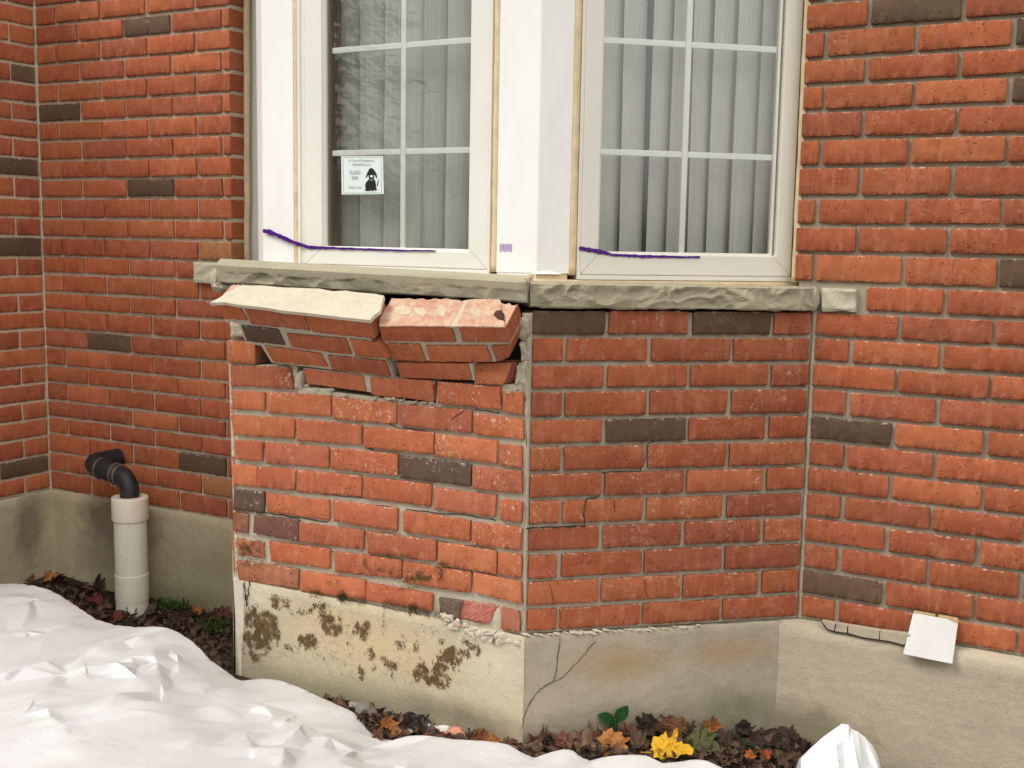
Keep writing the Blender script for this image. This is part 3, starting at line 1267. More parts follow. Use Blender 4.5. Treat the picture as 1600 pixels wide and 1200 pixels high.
Ra, Rb = onF(622, 592, 0.004), onF(745, 597, 0.004)
PR0 = tilted(Ra, Rb, 26)
Rc, Rd = hit(614, 564, *PR0), hit(775, 566, *PR0)
PR1 = tilted(Rc, Rd, 40)
GR = [
    (PR0, Ra, [((618, 567), (730, 569), (737, 594), (625, 591), 'r')], [(619, 566), (738, 568), (742, 594), (626, 590)]),
    (PR1, Rc, [((605, 537), (656, 539), (665, 566), (614, 563), 'r'), ((665, 541), (760, 541), (768, 566), (673, 566), 'r'),
               ((767, 541), (801, 540), (796, 558), (776, 566), 'r'),
               ((591, 510), (704, 511), (712, 535), (599, 533), 'r', True), ((716, 511), (790, 512), (797, 536), (723, 535), 'e', True)],
     [(594, 511), (790, 512), (797, 538), (794, 558), (774, 565), (614, 563), (606, 538), (598, 534)]),
]


def cap_right(t):
    p, n = PR1
    a, b = hit(592, 510, p, n), hit(788, 512, p, n)
    u = (b - a).normalized()
    nt = u.cross(n)
    if nt.z < 0:
        nt = -nt
    rnd = random.Random(5)
    # ragged broken bed faces of the two top bricks with mortar left in the core holes
    top = [[(593, 509), (640, 509), (702, 509.5), (708, 500), (716, 486), (724, 472), (718, 469), (705, 468), (698, 466), (688, 468), (680, 466),
            (668, 469), (660, 466), (648, 468), (640, 466), (628, 467), (612, 466), (608, 474), (600, 486), (593, 498)],
           [(714, 509.5), (760, 510), (789, 511), (787, 501), (778, 499), (771, 492), (775, 486), (783, 484), (784, 476), (781, 468), (764, 467),
            (745, 467), (733, 468), (728, 476), (720, 492)]]
    for k, poly in enumerate(top):
        w = [hit(x, y, a + nt * 0.004, nt) for x, y in poly]
        o = prism('broken_top', w, -nt * 0.0035, M['brick_top'])
        child_world(o, t)
    w = [hit(x, y, a + nt * 0.003, nt) for x, y in [(702, 510), (714, 510), (721, 492), (729, 476), (732, 468), (723, 470), (714, 487)]]
    child_world(prism('mortar', w, -nt * 0.004, M['patch']), t)
    hole = [hit(x, y, a + nt * 0.0048, nt) for x, y in [(771, 492), (774, 486), (783, 484), (787, 490), (788, 500), (780, 499)]]
    child_world(prism('core_hole', hole, -nt * 0.003, M['hole']), t)
    for (x, y, rx, ry) in ((626, 484, 17, 9), (656, 486, 14, 8), (690, 486, 13, 8), (744, 489, 9, 7)):
        w = [hit(x + rx * math.cos(g) * rnd.uniform(.5, 1.2), y + ry * math.sin(g) * rnd.uniform(.5, 1.2), a + nt * 0.0050, nt)
             for g in [2 * math.pi * i / 16 for i in range(16)]]
        child_world(prism('mortar_patch', w, -nt * 0.003, M['patch']), t)


lean_slab('shorter leaning brick slab with broken pink brick tops, at the dark hole by the corner', GR, cap_right, 2300)

rnd = random.Random(61)
for i in range(46):
    k = i % 3
    if k == 0:
        x = rnd.uniform(470, 522); y = 603 + (x - 470) * 0.16 + rnd.uniform(-3, 6); off = rnd.uniform(-.02, .0)
    elif k == 1:
        x = rnd.uniform(530, 700); y = 617 + (x - 530) * 0.085 + rnd.uniform(-3, 5); off = rnd.uniform(-.01, .001)
    else:
        x = rnd.uniform(740, 812); y = 600 + (x - 740) * 0.10 + rnd.uniform(-2, 8); off = rnd.uniform(-.012, .0)
    q = rnd.uniform(0.5, 1.5)
    lump(bay, 'mortar_crumb', onF(x, y, off), (0.007 * q, 0.006 * q, 0.004 * q), M['mortar_bay'], i + 130, 1, 0.6)

# ------------------------------------------------------------------ footings
FOOT = -0.50
PATCH_R = [((-0.36, -0.31, -0.085), (0.13, 0.2, 0.045), (0.36, 0.23, 0.10), 0.75, 0.95),
           ((-0.13, -0.11, -0.075), (0.10, 0.2, 0.04), (0.36, 0.235, 0.11), 0.7, 0.95),
           ((-0.25, -0.2, -0.27), (0.5, 0.5, 0.07), (0.17, 0.15, 0.095), 0.55, 0.9),
           ((-0.12, -0.1, -0.22), (0.10, 0.2, 0.05), (0.15, 0.155, 0.075), 0.6, 0.9)]
M['foot_bay_right'] = concrete_material('footing bay right', (0.44, 0.38, 0.28), (0.37, 0.325, 0.245), PATCH_R, 0.0014)
PATCH_F = [((-1.03, -0.48, -0.10), (0.34, 0.2, 0.095), (0.57, 0.44, 0.255), 0.7, 0.9),
           ((-1.40, -0.48, -0.045), (0.14, 0.2, 0.05), (0.62, 0.56, 0.42), 0.8, 0.9),
           ((-0.62, -0.48, -0.09), (0.11, 0.2, 0.09), (0.58, 0.53, 0.41), 0.75, 0.9),
           ((-1.1, -0.48, -0.27), (0.6, 0.2, 0.055), (0.20, 0.19, 0.10), 0.65, 0.9),
           ((-0.70, -0.48, -0.245), (0.2, 0.2, 0.04), (0.15, 0.13, 0.085), 0.7, 0.9)]
M['foot_bay_front'] = concrete_material('footing bay front', (0.49, 0.425, 0.30), (0.43, 0.38, 0.275), PATCH_F, 0.0008)
PATCH_L = [((-2.45, 0, -0.08), (0.20, 0.3, 0.13), (0.15, 0.115, 0.085), 0.9, 0.45),
           ((-2.52, 0, -0.22), (0.16, 0.3, 0.10), (0.20, 0.165, 0.135), 0.7, 0.6),
           ((-2.803, -0.10, -0.12), (0.1, 0.07, 0.15), (0.17, 0.14, 0.10), 0.8, 0.5),
           ((-2.74, 0, -0.10), (0.05, 0.3, 0.2), (0.38, 0.33, 0.16), 0.6, 0.9),
           ((-2.0, 0, -0.17), (0.25, 0.3, 0.12), (0.27, 0.25, 0.13), 0.6, 0.9),
           ((-2.1, 0, -0.33), (0.5, 0.3, 0.07), (0.13, 0.125, 0.06), 0.7, 0.9)]
M['foot_left'] = concrete_material('footing left', (0.47, 0.41, 0.27), (0.38, 0.335, 0.22), PATCH_L, 0.0008)
PATCH_W = [((0.05, -0.04, -0.30), (0.17, 0.2, 0.10), (0.20, 0.165, 0.095), 0.75, 0.45),
           ((0.45, -0.04, -0.36), (0.5, 0.2, 0.10), (0.28, 0.235, 0.16), 0.6, 0.8)]
M['foot_right'] = concrete_material('footing right', (0.50, 0.435, 0.32), (0.43, 0.375, 0.275), PATCH_W, 0.001)


def sheet_block(name, parent, origin, rot, s0, s1, z0, z1, proud, back, mat, wob=0.002, n=(60, 18), lip=0.006, tilt=0.0):
    """footing block with a gently uneven face and a worn top arris"""
    u = Vector((math.cos(rot), math.sin(rot), 0))
    nn = Vector((math.sin(rot), -math.cos(rot), 0))
    v, f = [], []
    nx, nz = n
    for j in range(nz + 2):
        for i in range(nx + 1):
            s = s0 + (s1 - s0) * i / nx
            if j <= nz:
                z = z0 + (z1 - lip - z0) * j / nz
                o = proud + wob * noise.noise(Vector((s * 6, z * 6, rot * 9))) + wob * 0.4 * noise.noise(Vector((s * 31, z * 31, rot)))
                o += tilt * (z1 - z)
            else:
                z = z1 + 0.0025 * noise.noise(Vector((s * 24, 2.2, rot)))
                o = proud - lip - 0.002 * noise.noise(Vector((s * 18, 5.2, rot)))
            p = origin + u * s + nn * o
            v.append(Vector((p.x, p.y, z)))
    for j in range(nz + 1):
        for i in range(nx):
            a = j * (nx + 1) + i
            f.append((a, a + 1, a + nx + 2, a + nx + 1))
    # top ledge and back
    b = len(v)
    for i in range(nx + 1):
        s = s0 + (s1 - s0) * i / nx
        p = origin + u * s - nn * back
        v.append(Vector((p.x, p.y, z1)))
    k = (nz + 1) * (nx + 1)
    for i in range(nx):
        f.append((k + i, k + i + 1, b + i + 1, b + i))
    o = mesh(name, v, f, mat, None, sm=True)
    # both ends
    return child_world(fix_normals(o), parent)


sheet_block('footing', wl_, O0, 0, X0L, BL + 0.1, FOOT, 0.0, 0.004, 0.05, M['foot_left'])
sheet_block('footing', ws, O_S, R(90), -1.5, 0.0, FOOT, -0.002, 0.004, 0.05, M['foot_left'])
sheet_block('footing', wr, O0, 0, -0.048, 1.55, FOOT, -0.002, 0.040, 0.02, M['foot_right'], lip=0.012)
sheet_block('footing', bay, O_R, ROT_R, -LR - 0.002, 0.0, FOOT, -0.004, 0.003, 0.05, M['foot_bay_right'], lip=0.003, n=(80, 30), wob=0.0028)
sheet_block('footing', bay, Vector((0, BAY_Y, 0)), 0, LCOR.x + 0.004, APEX.x + 0.0025, FOOT, -0.006, 0.003, 0.05, M['foot_bay_front'], lip=0.004, n=(80, 24))
sheet_block('footing', bay, LCOR, ROT_L, -LLEN, 0.004, FOOT, -0.006, 0.003, 0.05, M['foot_bay_front'], lip=0.004)


# parging flakes on the ledge of the right footing and crumbs along the bay footing
def flakes(parent, name, pts_list, n, thick, mat):
    for pts in pts_list:
        child_world(prism(name, pts, -n * thick, mat), parent)


fl = [[(1284, 971), (1306, 975), (1303, 987), (1294, 983)], [(1307, 975), (1324, 978), (1324, 990), (1304, 987)],
      [(1325, 978), (1374, 986), (1373, 1000), (1326, 991)], [(1375, 986), (1422, 992), (1412, 1009), (1375, 1000)]]
flakes(wr, 'parging_flake', [[onW(x, y, 0.043) for x, y in q] for q in fl], NF, 0.02, M['foot_right'])
M['crumb'] = mortar_material('mortar crumbs', (0.54, 0.475, 0.375), (0.46, 0.41, 0.325))
rnd = random.Random(31)
for i in range(26):
    x = 826 + 280 * (i / 26) + rnd.uniform(-4, 4)
    y = 992 - (x - 820) * 0.052 + rnd.uniform(-1, 2)
    s = rnd.uniform(0.4, 1.0) * (1.2 - i / 40)
    lump(bay, 'mortar_crumb', onR(x, y, 0.004), (0.019 * s, 0.006 * s, 0.0045 * s), M['crumb'], i, 1, 0.5)
for i in range(34):
    x = rnd.uniform(690, 815)
    y = 965 + (x - 690) * 0.2 + rnd.uniform(-5, 16) + (8 if x > 730 else 0)
    s = rnd.uniform(0.4, 1.3)
    lump(bay, 'mortar_crumb', onF(x, y, 0.004), (0.011 * s, 0.006 * s, 0.0075 * s), M['crumb'], i + 50, 1, 0.6)
for (x, y, a, b) in ((755, 992, .03, .012), (790, 998, .028, .010), (735, 985, .02, .012), (700, 962, .02, .008), (712, 975, .012, .01)):
    lump(bay, 'mortar_lump', onF(x, y, 0.0), (a, 0.008, b), M['crumb'], int(x), 2, 0.5)
lump(bay, 'brick_chip', onF(716, 976, 0.006), (0.009, 0.006, 0.008), M['brick_top'], 3, 1, 0.5)


def cracks():
    def seg(pts, f, n, w):
        # jitter the traced line a little so that it reads as a natural crack
        out = []
        for i in range(len(pts) - 1):
            a, b = Vector((*pts[i], 0)), Vector((*pts[i + 1], 0))
            for k in range(5):
                p = a.lerp(b, k / 5)
                out.append((p.x + rnd.uniform(-1.3, 1.3), p.y + rnd.uniform(-1.1, 1.1)))
        out.append(pts[-1])
        ww = [w * rnd.uniform(0.35, 1.3) for _ in out]
        child_world(ribbon('crack', [f(*p) for p in out], n, ww, M['crack']), bay)

    fr = lambda x, y: onR(x, y, 0.0062)
    seg([(875, 997), (872, 1030), (866, 1064), (848, 1074), (834, 1090), (820, 1115), (815, 1138)], fr, N_R, 0.0015)
    seg([(931, 1002), (905, 1032), (880, 1058), (866, 1065)], fr, N_R, 0.0009)
    fb = lambda x, y: onR(x, y, 0.0012)
    seg([(822, 825), (870, 823), (914, 822)], fb, N_R, 0.0028)
    seg([(914, 822), (913, 800), (917, 780)], fb, N_R, 0.0020)
    seg([(959, 780), (961, 800)], fb, N_R, 0.0010)
    seg([(917, 780), (934, 776), (939, 742)], lambda x, y: onR(x, y, -0.0075), N_R, 0.0016)
    seg([(939, 738), (1000, 736), (1009, 716), (1010, 694), (1026, 688)], lambda x, y: onR(x, y, -0.0075), N_R, 0.0018)
    seg([(994, 742), (995, 770)], fb, N_R, 0.0007)
    seg([(1006, 906), (1012, 935)], fb, N_R, 0.0009)
    seg([(860, 915), (866, 945)], fb, N_R, 0.0007)
    fm = lambda x, y: onF(x, y, -0.0072)
    for l in ([(462, 767), (520, 774), (618, 783)], [(520, 781), (560, 785), (619, 794)], [(634, 796), (672, 800), (735, 806), (775, 813)],
              [(400, 800), (440, 805), (512, 816)], [(575, 645), (620, 667), (680, 676)], [(680, 845), (774, 859)],
              [(568, 698), (590, 706), (619, 708)], [(466, 853), (520, 862), (600, 870)], [(741, 640), (780, 645)]):
        seg(l, fm, NF, 0.0017)
    fq = lambda x, y: onF(x, y, 0.0022)
    seg([(705, 655), (724, 641)], fq, NF, 0.0012)
    seg([(741, 912), (757, 920), (772, 925)], fq, NF, 0.0016)
    ff = lambda x, y: onF(x, y, 0.0062)
    seg([(778, 985), (770, 992), (748, 993)], ff, NF, 0.0014)
    fe = lambda x, y: onF(x + 4, y, 0.0068)
    seg([(377, 910), (379, 925), (381, 948)], fe, NF, 0.004)
    seg([(386, 909), (384, 925), (381, 940)], fe, NF, 0.003)
    fw = lambda x, y: onW(x, y, 0.0435)

    def segw(pts, w):
        child_world(ribbon('crack', [fw(*p) for p in pts], NF, w, M['crack']), wr)
    segw([(1284, 972), (1292, 983), (1303, 987), (1325, 990), (1350, 997), (1373, 1000), (1392, 1003), (1414, 1009)], 0.003)
    segw([(1303, 987), (1306, 975)], 0.0018)
    segw([(1324, 990), (1324, 979)], 0.0012)


cracks()
M['parge'] = concrete_material('pale parging', (0.62, 0.57, 0.47), (0.55, 0.50, 0.41), (), 0.0008)
child_world(prism('parging_edge', [onF(x, y, 0.0055) for x, y in [(364, 902), (371, 905), (378, 912), (381, 940), (381, 975), (378, 1010), (377, 1062), (373.5, 1062)]], Vector((0, 0.03, 0)), M['parge']), bay)


# moss on the bay footing and the lower courses: countless small flakes, one mesh
def moss():
    rnd = random.Random(12)
    spots = [(400, 990, 22, 40, 1.0), (410, 985, 26, 30, 1.0), (432, 940, 10, 9, .6), (440, 945, 14, 7, .5), (478, 1003, 18, 11, .9), (460, 1010, 14, 5, .5),
             (508, 970, 14, 9, .8), (520, 978, 15, 14, .9), (500, 950, 16, 8, .5), (470, 955, 16, 4, .4), (565, 984, 13, 14, 1.0), (577, 1022, 8, 8, .6),
             (565, 1050, 5, 12, .5), (612, 1040, 7, 14, .6), (600, 1032, 6, 6, .4), (584, 1044, 5, 4, .3), (670, 1052, 22, 16, 1.0), (692, 1065, 12, 10, .8),
             (705, 1030, 20, 17, 1.1), (738, 1016, 11, 12, .7), (722, 1003, 10, 4, .5), (620, 1010, 4, 8, .3), (650, 1010, 4, 8, .25), (772, 1003, 6, 5, .4),
             (600, 975, 3, 16, .25), (543, 990, 3, 14, .3), (508, 1028, 3, 3, .4), (628, 1003, 4, 14, .2), (690, 1000, 4, 7, .3), (606, 1068, 3, 2, .3)]
    v, f = [], []

    def flake(p, n, s, out):
        t = Vector((rnd.gauss(0, .45), rnd.uniform(-.3, .3), rnd.choice((-1, 1)) * rnd.uniform(.3, 1)))
        t = (t - n * t.dot(n)).normalized()
        w = n.cross(t) * s * rnd.uniform(0.16, 0.38)
        a = p + n * 0.0005
        tip = p + t * s * rnd.uniform(0.8, 2.0) + n * out * rnd.uniform(0.2, 1)
        k = len(v)
        v.extend([a - w, a + w, tip])
        f.append((k, k + 1, k + 2))

    for (x, y, rx, ry, dens) in spots:
        for i in range(int(rx * ry * 3.4 * dens)):
            g, q = rnd.uniform(0, 6.283), rnd.random() ** 0.5 * 1.15
            xx, yy = x + rx * q * math.cos(g), y + ry * q * math.sin(g)
            nn = noise.noise(Vector((xx * 0.09, yy * 0.09, 4.0)))
            if nn + rnd.gauss(0, .16) + 0.5 * noise.noise(Vector((xx * 0.3, yy * 0.16, 2))) < -0.22 + 0.36 * q:
                continue
            flake(onF(xx, yy, 0.0045), NF, 0.0048, 0.0015)
    # thin scatter between the patches
    for i in range(2600):
        x, y = rnd.uniform(385, 770), 0
        y = 935 + (x - 385) * 0.10 + rnd.uniform(0, 110)
        if noise.noise(Vector((x * 0.018, y * 0.03, 7))) < 0.12 or noise.noise(Vector((x * 0.11, y * 0.11, 1))) < 0.0:
            continue
        flake(onF(x, y, 0.0045), NF, 0.0028, 0.001)
    o = child_world(mesh('moss', v, f, M['moss']), bay)
    o['kind'] = 'stuff'
    v, f = [], []
    # ledge between brick and footing
    for i in range(3600):
        x = rnd.uniform(480, 700)
        y = 922 + (x - 470) * 0.165 + rnd.gauss(2, 4)
        if noise.noise(Vector((x * 0.03, 0, 9))) < -0.15:
            continue
        tall = max(0.2, noise.noise(Vector((x * 0.055, 3, 1))) * 2.2)
        p = onF(x, y, 0.004)
        t = Vector((rnd.uniform(-.6, .6), -0.4, 1)).normalized()
        s = 0.0045 * tall * rnd.uniform(0.6, 2.6)
        w = Vector((0.0011, 0, 0))
        k = len(v)
        v.extend([p - w, p + w, p + t * s])
        f.append((k, k + 1, k + 2))
    for (x, y, rx, ry, d) in ((392, 858, 22, 16, 1.0), (395, 880, 26, 6, .8), (600, 894, 28, 10, .5), (650, 898, 22, 10, .5), (620, 868, 24, 5, .5), (690, 890, 10, 16, .6),
                              (560, 855, 30, 4, .4), (660, 905, 40, 5, .6), (630, 918, 30, 4, .5), (520, 905, 12, 10, .4), (573, 880, 6, 10, .4)):
        for i in range(int(rx * ry * 2.6 * d)):
            xx, yy = x + rnd.gauss(0, rx * .5), y + rnd.gauss(0, ry * .5)
            if noise.noise(Vector((xx * 0.12, yy * 0.12, 2))) < -0.02:
                continue
            flake(onF(xx, yy, 0.004), NF, 0.003, 0.0025)
    o = child_world(mesh('moss', v, f, M['moss_dark']), bay)
    o['kind'] = 'stuff'


moss()


# ------------------------------------------------------------------ stone sills
def rock_face(name, a0, a1, b1, b0, n, mat, label, group, depth_back, nx=90, nz=9, amp=0.007, seed=0, smooth_top=0.0, ends=0.012, freq=16.0):
    """sill: front face a0,a1 (bottom left/right), b1,b0 (top right/left); chiselled front, smooth top running back by depth_back"""
    v, f = [], []
    off = Vector((seed * 9.1, seed * 2.3, 0))
    Lm = (a1 - a0).length
    Hm = (b0 - a0).length
    for j in range(nz + 1):
        for i in range(nx + 1):
            s, t_ = i / nx, j / nz
            p = a0.lerp(a1, s).lerp(b0.lerp(b1, s), t_)
            q = Vector((s * Lm * freq, t_ * Hm * freq * 1.35, 0)) + off
            q = q + Vector((noise.noise(q * 0.7 + Vector((1, 5, 2))), noise.noise(q * 0.7 + Vector((8, 5, 2))), 0)) * 0.5
            # conchoidal chips: scalloped hollows meeting in ridges
            k = 1.0 - 1.6 * abs(noise.noise(q)) - 0.45 * abs(noise.noise(q * 2.1 + Vector((3, 1, 2))))
            d = (k - 0.75) * amp + 0.0006 * noise.noise(q * 9)
            if smooth_top:
                g = min(1, max(0, (t_ + 0.22 * noise.noise(Vector((s * Lm * 9, 3, 1))) - smooth_top) / 0.12))
                d = d * (1 - g) + 0.001 * g
            if t_ in (0.0, 1.0):
                d -= amp * 0.5
            if t_ == 0.0:
                p = p + Vector((0, 0, 0.004 * noise.noise(q * 1.7)))
            e = min(s, 1 - s) * Lm
            if e < ends:
                d -= (1 - e / ends) ** 2 * ends * 0.6
            v.append(p + n * d)
    for j in range(nz):
        for i in range(nx):
            a = j * (nx + 1) + i
            f.append((a, a + 1, a + nx + 2, a + nx + 1))
    k0 = len(v)
    for i in range(nx + 1):
        s = i / nx
        v.append(b0.lerp(b1, s) + depth_back[0].lerp(depth_back[1], s))
    for i in range(nx + 1):
        s = i / nx
        v.append(a0.lerp(a1, s) + depth_back[2].lerp(depth_back[3], s))
    tr = nz * (nx + 1)
    for i in range(nx):
        f.append((tr + i, tr + i + 1, k0 + i + 1, k0 + i))
        f.append((i + 1, i, k0 + nx + 1 + i, k0 + nx + 2 + i))
        f.append((k0 + i, k0 + i + 1, k0 + nx + 2 + i, k0 + nx + 1 + i))
    f.append(tuple([j * (nx + 1) for j in range(nz + 1)] + [k0, k0 + nx + 1]))
    f.append(tuple([j * (nx + 1) + nx for j in range(nz + 1)] + [k0 + nx, k0 + 2 * nx + 1]))
    c = a0.lerp(a1, 0.5)
    o = mesh(name, [p - c for p in v], f, mat, None, sm=False)
    o.location = c
    fix_normals(o)
    tag(o, label, 'sill', group)
    return o


WOFF = -0.090                                 # window plane sits one brick behind the brick face
# front sill: sagging and tipped forward
a0, a1 = onF(338, 441, 0.022), onF(822, 473, 0.022)
t0, t1 = onF(345, 404, WOFF), onF(831, 431, WOFF)
up = Vector((0, -0.010, 0.050))
b0, b1 = a0 + up, a1 + up
rock_face('stone_sill', a0, a1, b1, b0, NF, M['stone_front'], 'long ochre stone sill tipped forward under the left window', 'stone sills under the windows',
          (t0 - b0, t1 - b1, t0 - a0 - Vector((0, 0, .05)), t1 - a1 - Vector((0, 0, .05))), seed=1, amp=0.0065, nx=170, nz=14, smooth_top=0.5, freq=12.0)
# right sill
a0, a1 = onR(831, 481, 0.018), onR(1275, 487, 0.018)
b0, b1 = onR(831, 441, 0.018), onR(1275, 449, 0.018)
bk = -N_R * 0.108
rock_face('stone_sill', a0, a1, b1, b0, N_R, M['stone_right'], 'grey rock-faced stone sill under the right window', 'stone sills under the windows',
          (bk, bk, bk, bk), seed=2, amp=0.0125, nx=170, nz=14, freq=18.0)
# short ends built into the house wall
a0, a1, b1, b0 = onW(1283, 486, 0.012), onW(1336, 486, 0.012), onW(1337, 452, 0.012), onW(1283, 450, 0.012)
bk = Vector((0, 0.09, 0))
rock_face('stone_sill', a0, a1, b1, b0, NF, M['stone_pale'], 'pale stone sill end set into the right brick wall', 'stone sills under the windows',
          (bk, bk, bk, bk), seed=3, nx=24, amp=0.006, ends=0.006)
a0, a1, b1, b0 = onW(301, 440, 0.02), onW(350, 446, 0.02), onW(350, 411, 0.02), onW(301, 409, 0.02)
rock_face('stone_sill', a0, a1, b1, b0, NF, M['stone_pale'], 'short greenish stone sill end set into the left brick wall', 'stone sills under the windows',
          (bk, bk, bk, bk), seed=4, nx=24, amp=0.006, ends=0.006)
# mortar between the sill pieces
lump(bay, 'mortar_lump', onR(1272, 468, 0.006), (0.012, 0.012, 0.032), M['mortar_right'], 21, 3, 0.2)
lump(bay, 'mortar_lump', onF(343, 438, -0.03), (0.016, 0.03, 0.035), M['mortar_bay'], 22, 3, 0.25)
lump(bay, 'mortar_lump', onF(352, 446, -0.02), (0.03, 0.03, 0.012), M['mortar_bay'], 24, 3, 0.3)
lump(bay, 'mortar_lump', onF(822, 452, -0.005), (0.010, 0.02, 0.026), M['mortar_right'], 23, 3, 0.3)

slab('sill_return', bay, LCOR, ROT_L, -LLEN, -0.045, 0.800, 0.858, -0.010, 0.10, M['stone_front'])

# ------------------------------------------------------------------ upper bay: windows, boards, foam
IP = inset_poly(0.090)
UL, UA = IP[1], IP[2]                         # inset left and right front corners
ZWT = 2.05                                    # top of windows


def fx(px, py=200):
    return onF(px, py, WOFF).x


def fz(px, py):
    return onF(px, py, WOFF).z


def rs(px, py=200):
    p = onR(px, py, WOFF)
    return (p - UA).dot(U_R)


def rz(px, py):
    return onR(px, py, WOFF).z


class Local:
    """builds boxes in the plane of a bay face: s along the face, y inward, z up"""

    def __init__(self, origin, u, n, parent):
        self.o, self.u, self.n, self.p = origin, u, n, parent

    def pt(self, s, y, z):
        return self.o + self.u * s - self.n * y + Vector((0, 0, z))

    def box(self, name, s0, s1, y0, y1, z0, z1, mat, bev=0.0, par=None):
        v, f = box_vf((0, 0, 0), (1, 1, 1))
        vv = [self.pt(s0 + a * (s1 - s0), y0 + b * (y1 - y0), z0 + c * (z1 - z0)) for a, b, c in v]
        o = mesh(name, vv, f, mat)
        fix_normals(o)
        if bev:
            bm = bmesh.new()
            bm.from_mesh(o.data)
            bmesh.ops.bevel(bm, geom=list(bm.edges), offset=bev, segments=2, affect='EDGES', profile=0.6)
            bm.to_mesh(o.data)
            bm.free()
        if par is not None:
            o.parent = par                     # sub-part: its part already sits at the world origin
        elif self.p:
            child_world(o, self.p)
        return o


def ring_profile(L, name, s0, s1, z0, z1, wid, y0, y1, mat, bev=0.002, bottom=None):
    """four mitred bars as one frame"""
    b = bottom or wid
    v, f = [], []
    for (sa, sb, za, zb) in ((s0, s1, z0, z1), (s0 + wid, s1 - wid, z0 + b, z1 - wid)):
        for y in (y0, y1):
            v += [L.pt(sa, y, za), L.pt(sb, y, za), L.pt(sb, y, zb), L.pt(sa, y, zb)]
    # 0-3 outer front, 4-7 outer back, 8-11 inner front, 12-15 inner back
    for i in range(4):
        j = (i + 1) % 4
        f += [(i, j, 8 + j, 8 + i), (4 + j, 4 + i, 12 + i, 12 + j), (i, 4 + i, 4 + j, j), (8 + i, 8 + j, 12 + j, 12 + i)]
    o = fix_normals(mesh(name, v, f, mat))
    bm = bmesh.new()
    bm.from_mesh(o.data)
    bmesh.ops.bevel(bm, geom=list(bm.edges), offset=bev, segments=2, affect='EDGES', profile=0.6)
    bm.to_mesh(o.data)
    bm.free()
    return child_world(o, L.p)


def wavy_foam(L, name, s0, s1, z0, z1, y0, seed=0, vert=True):
    v, f = [], []
    n = 60
    for i in range(n + 1):
        t_ = i / n
        z = z0 + (z1 - z0) * t_
        a = s0 + 0.0022 * noise.noise(Vector((seed, z * 14, 0)))
        b = s1 + 0.0022 * noise.noise(Vector((seed + 5, z * 17, 0)))
        y = y0 + 0.002 * noise.noise(Vector((seed + 9, z * 20, 0)))
        v += [L.pt(a, y + .004, z), L.pt(a + (b - a) * .3, y, z), L.pt(a + (b - a) * .7, y, z), L.pt(b, y + .004, z), L.pt(b, y + .05, z), L.pt(a, y + .05, z)]
    for i in range(n):
        for k in range(6):
            k2 = (k + 1) % 6
            f.append((i * 6 + k, i * 6 + k2, i * 6 + 6 + k2, i * 6 + 6 + k))
    f += [(5, 4, 3, 2, 1, 0), tuple(n * 6 + k for k in range(6))]
    o = fix_normals(mesh(name, v, f, M['foam'], None, sm=True))
    return child_world(o, L.p)


def window(label, origin, u, n, e, zb, zg, muntz, mat, drop):
    """e: s positions: frame outer left, sash outer left, glass left, muntin centre, glass right, sash outer right, frame outer right"""
    t = thing('window', label, 'window', tuple(origin + u * ((e[0] + e[-1]) / 2) + Vector((0, 0, zb))), 'bay windows')
    L = Local(origin, u, n, t)
    fr0 = e[1] - e[0]
    z_f = zb - drop
    # fixed frame: three bars
    ring_profile(L, 'frame', e[0], e[6], z_f, ZWT + 0.04, max(0.008, min(e[1] - e[0], e[6] - e[5])), -0.004, 0.07, mat, 0.0015, bottom=drop - 0.0005)
    if e[1] - e[0] > 0.012:
        L.box('frame_jamb', e[0] + 0.007, e[1] - 0.0035, 0.001, 0.06, z_f + 0.012, ZWT, mat, 0.001)
    ring_profile(L, 'gasket', e[1] - 0.0025, e[5] + 0.0025, zb - 0.0025, ZWT, 0.006, 0.0012, 0.02, M['gasket'], 0.0004)
    sash = ring_profile(L, 'sash', e[1], e[5], zb, ZWT, e[2] - e[1], -0.005, 0.05, mat, 0.003, bottom=zg - zb)
    # glazing bead: slim inner lip
    bead = ring_profile(L, 'glazing_bead', e[2] - 0.001, e[4] + 0.001, zg - 0.001, ZWT - (e[2] - e[1]) + .001, 0.006, 0.006, 0.02, mat, 0.0012)
    bead.parent = sash
    bead.matrix_parent_inverse = Matrix()
    L.box('pane', e[2], e[4], 0.0125, 0.0135, zg, ZWT - 0.03, M['glass'], par=sash)
    for (sa, za, sb, zb_) in ((e[1], zb, e[2], zg), (e[5], zb, e[4], zg)):
        g = ribbon('mitre_joint', [L.pt(sa, -0.005, za + .002), L.pt((sa + sb) / 2, -0.005, (za + zg) / 2), L.pt(sb, -0.005, zg - .001)], n, 0.0011, M['seam'], None, 0.0002)
        g.parent = sash
    mw_ = 0.0075
    zt = ZWT - 0.04
    zs = [z for z in muntz if z < zt]
    L.box('muntin', e[3] - mw_, e[3] + mw_, 0.018, 0.026, zg, zt, M['grille'], 0.002, par=sash)
    for z in zs:
        L.box('muntin', e[2], e[3] - mw_ - .0005, 0.0185, 0.0265, z - mw_, z + mw_, M['grille'], 0.002, par=sash)
        L.box('muntin', e[3] + mw_ + .0005, e[4], 0.0185, 0.0265, z - mw_, z + mw_, M['grille'], 0.002, par=sash)
    return t, L


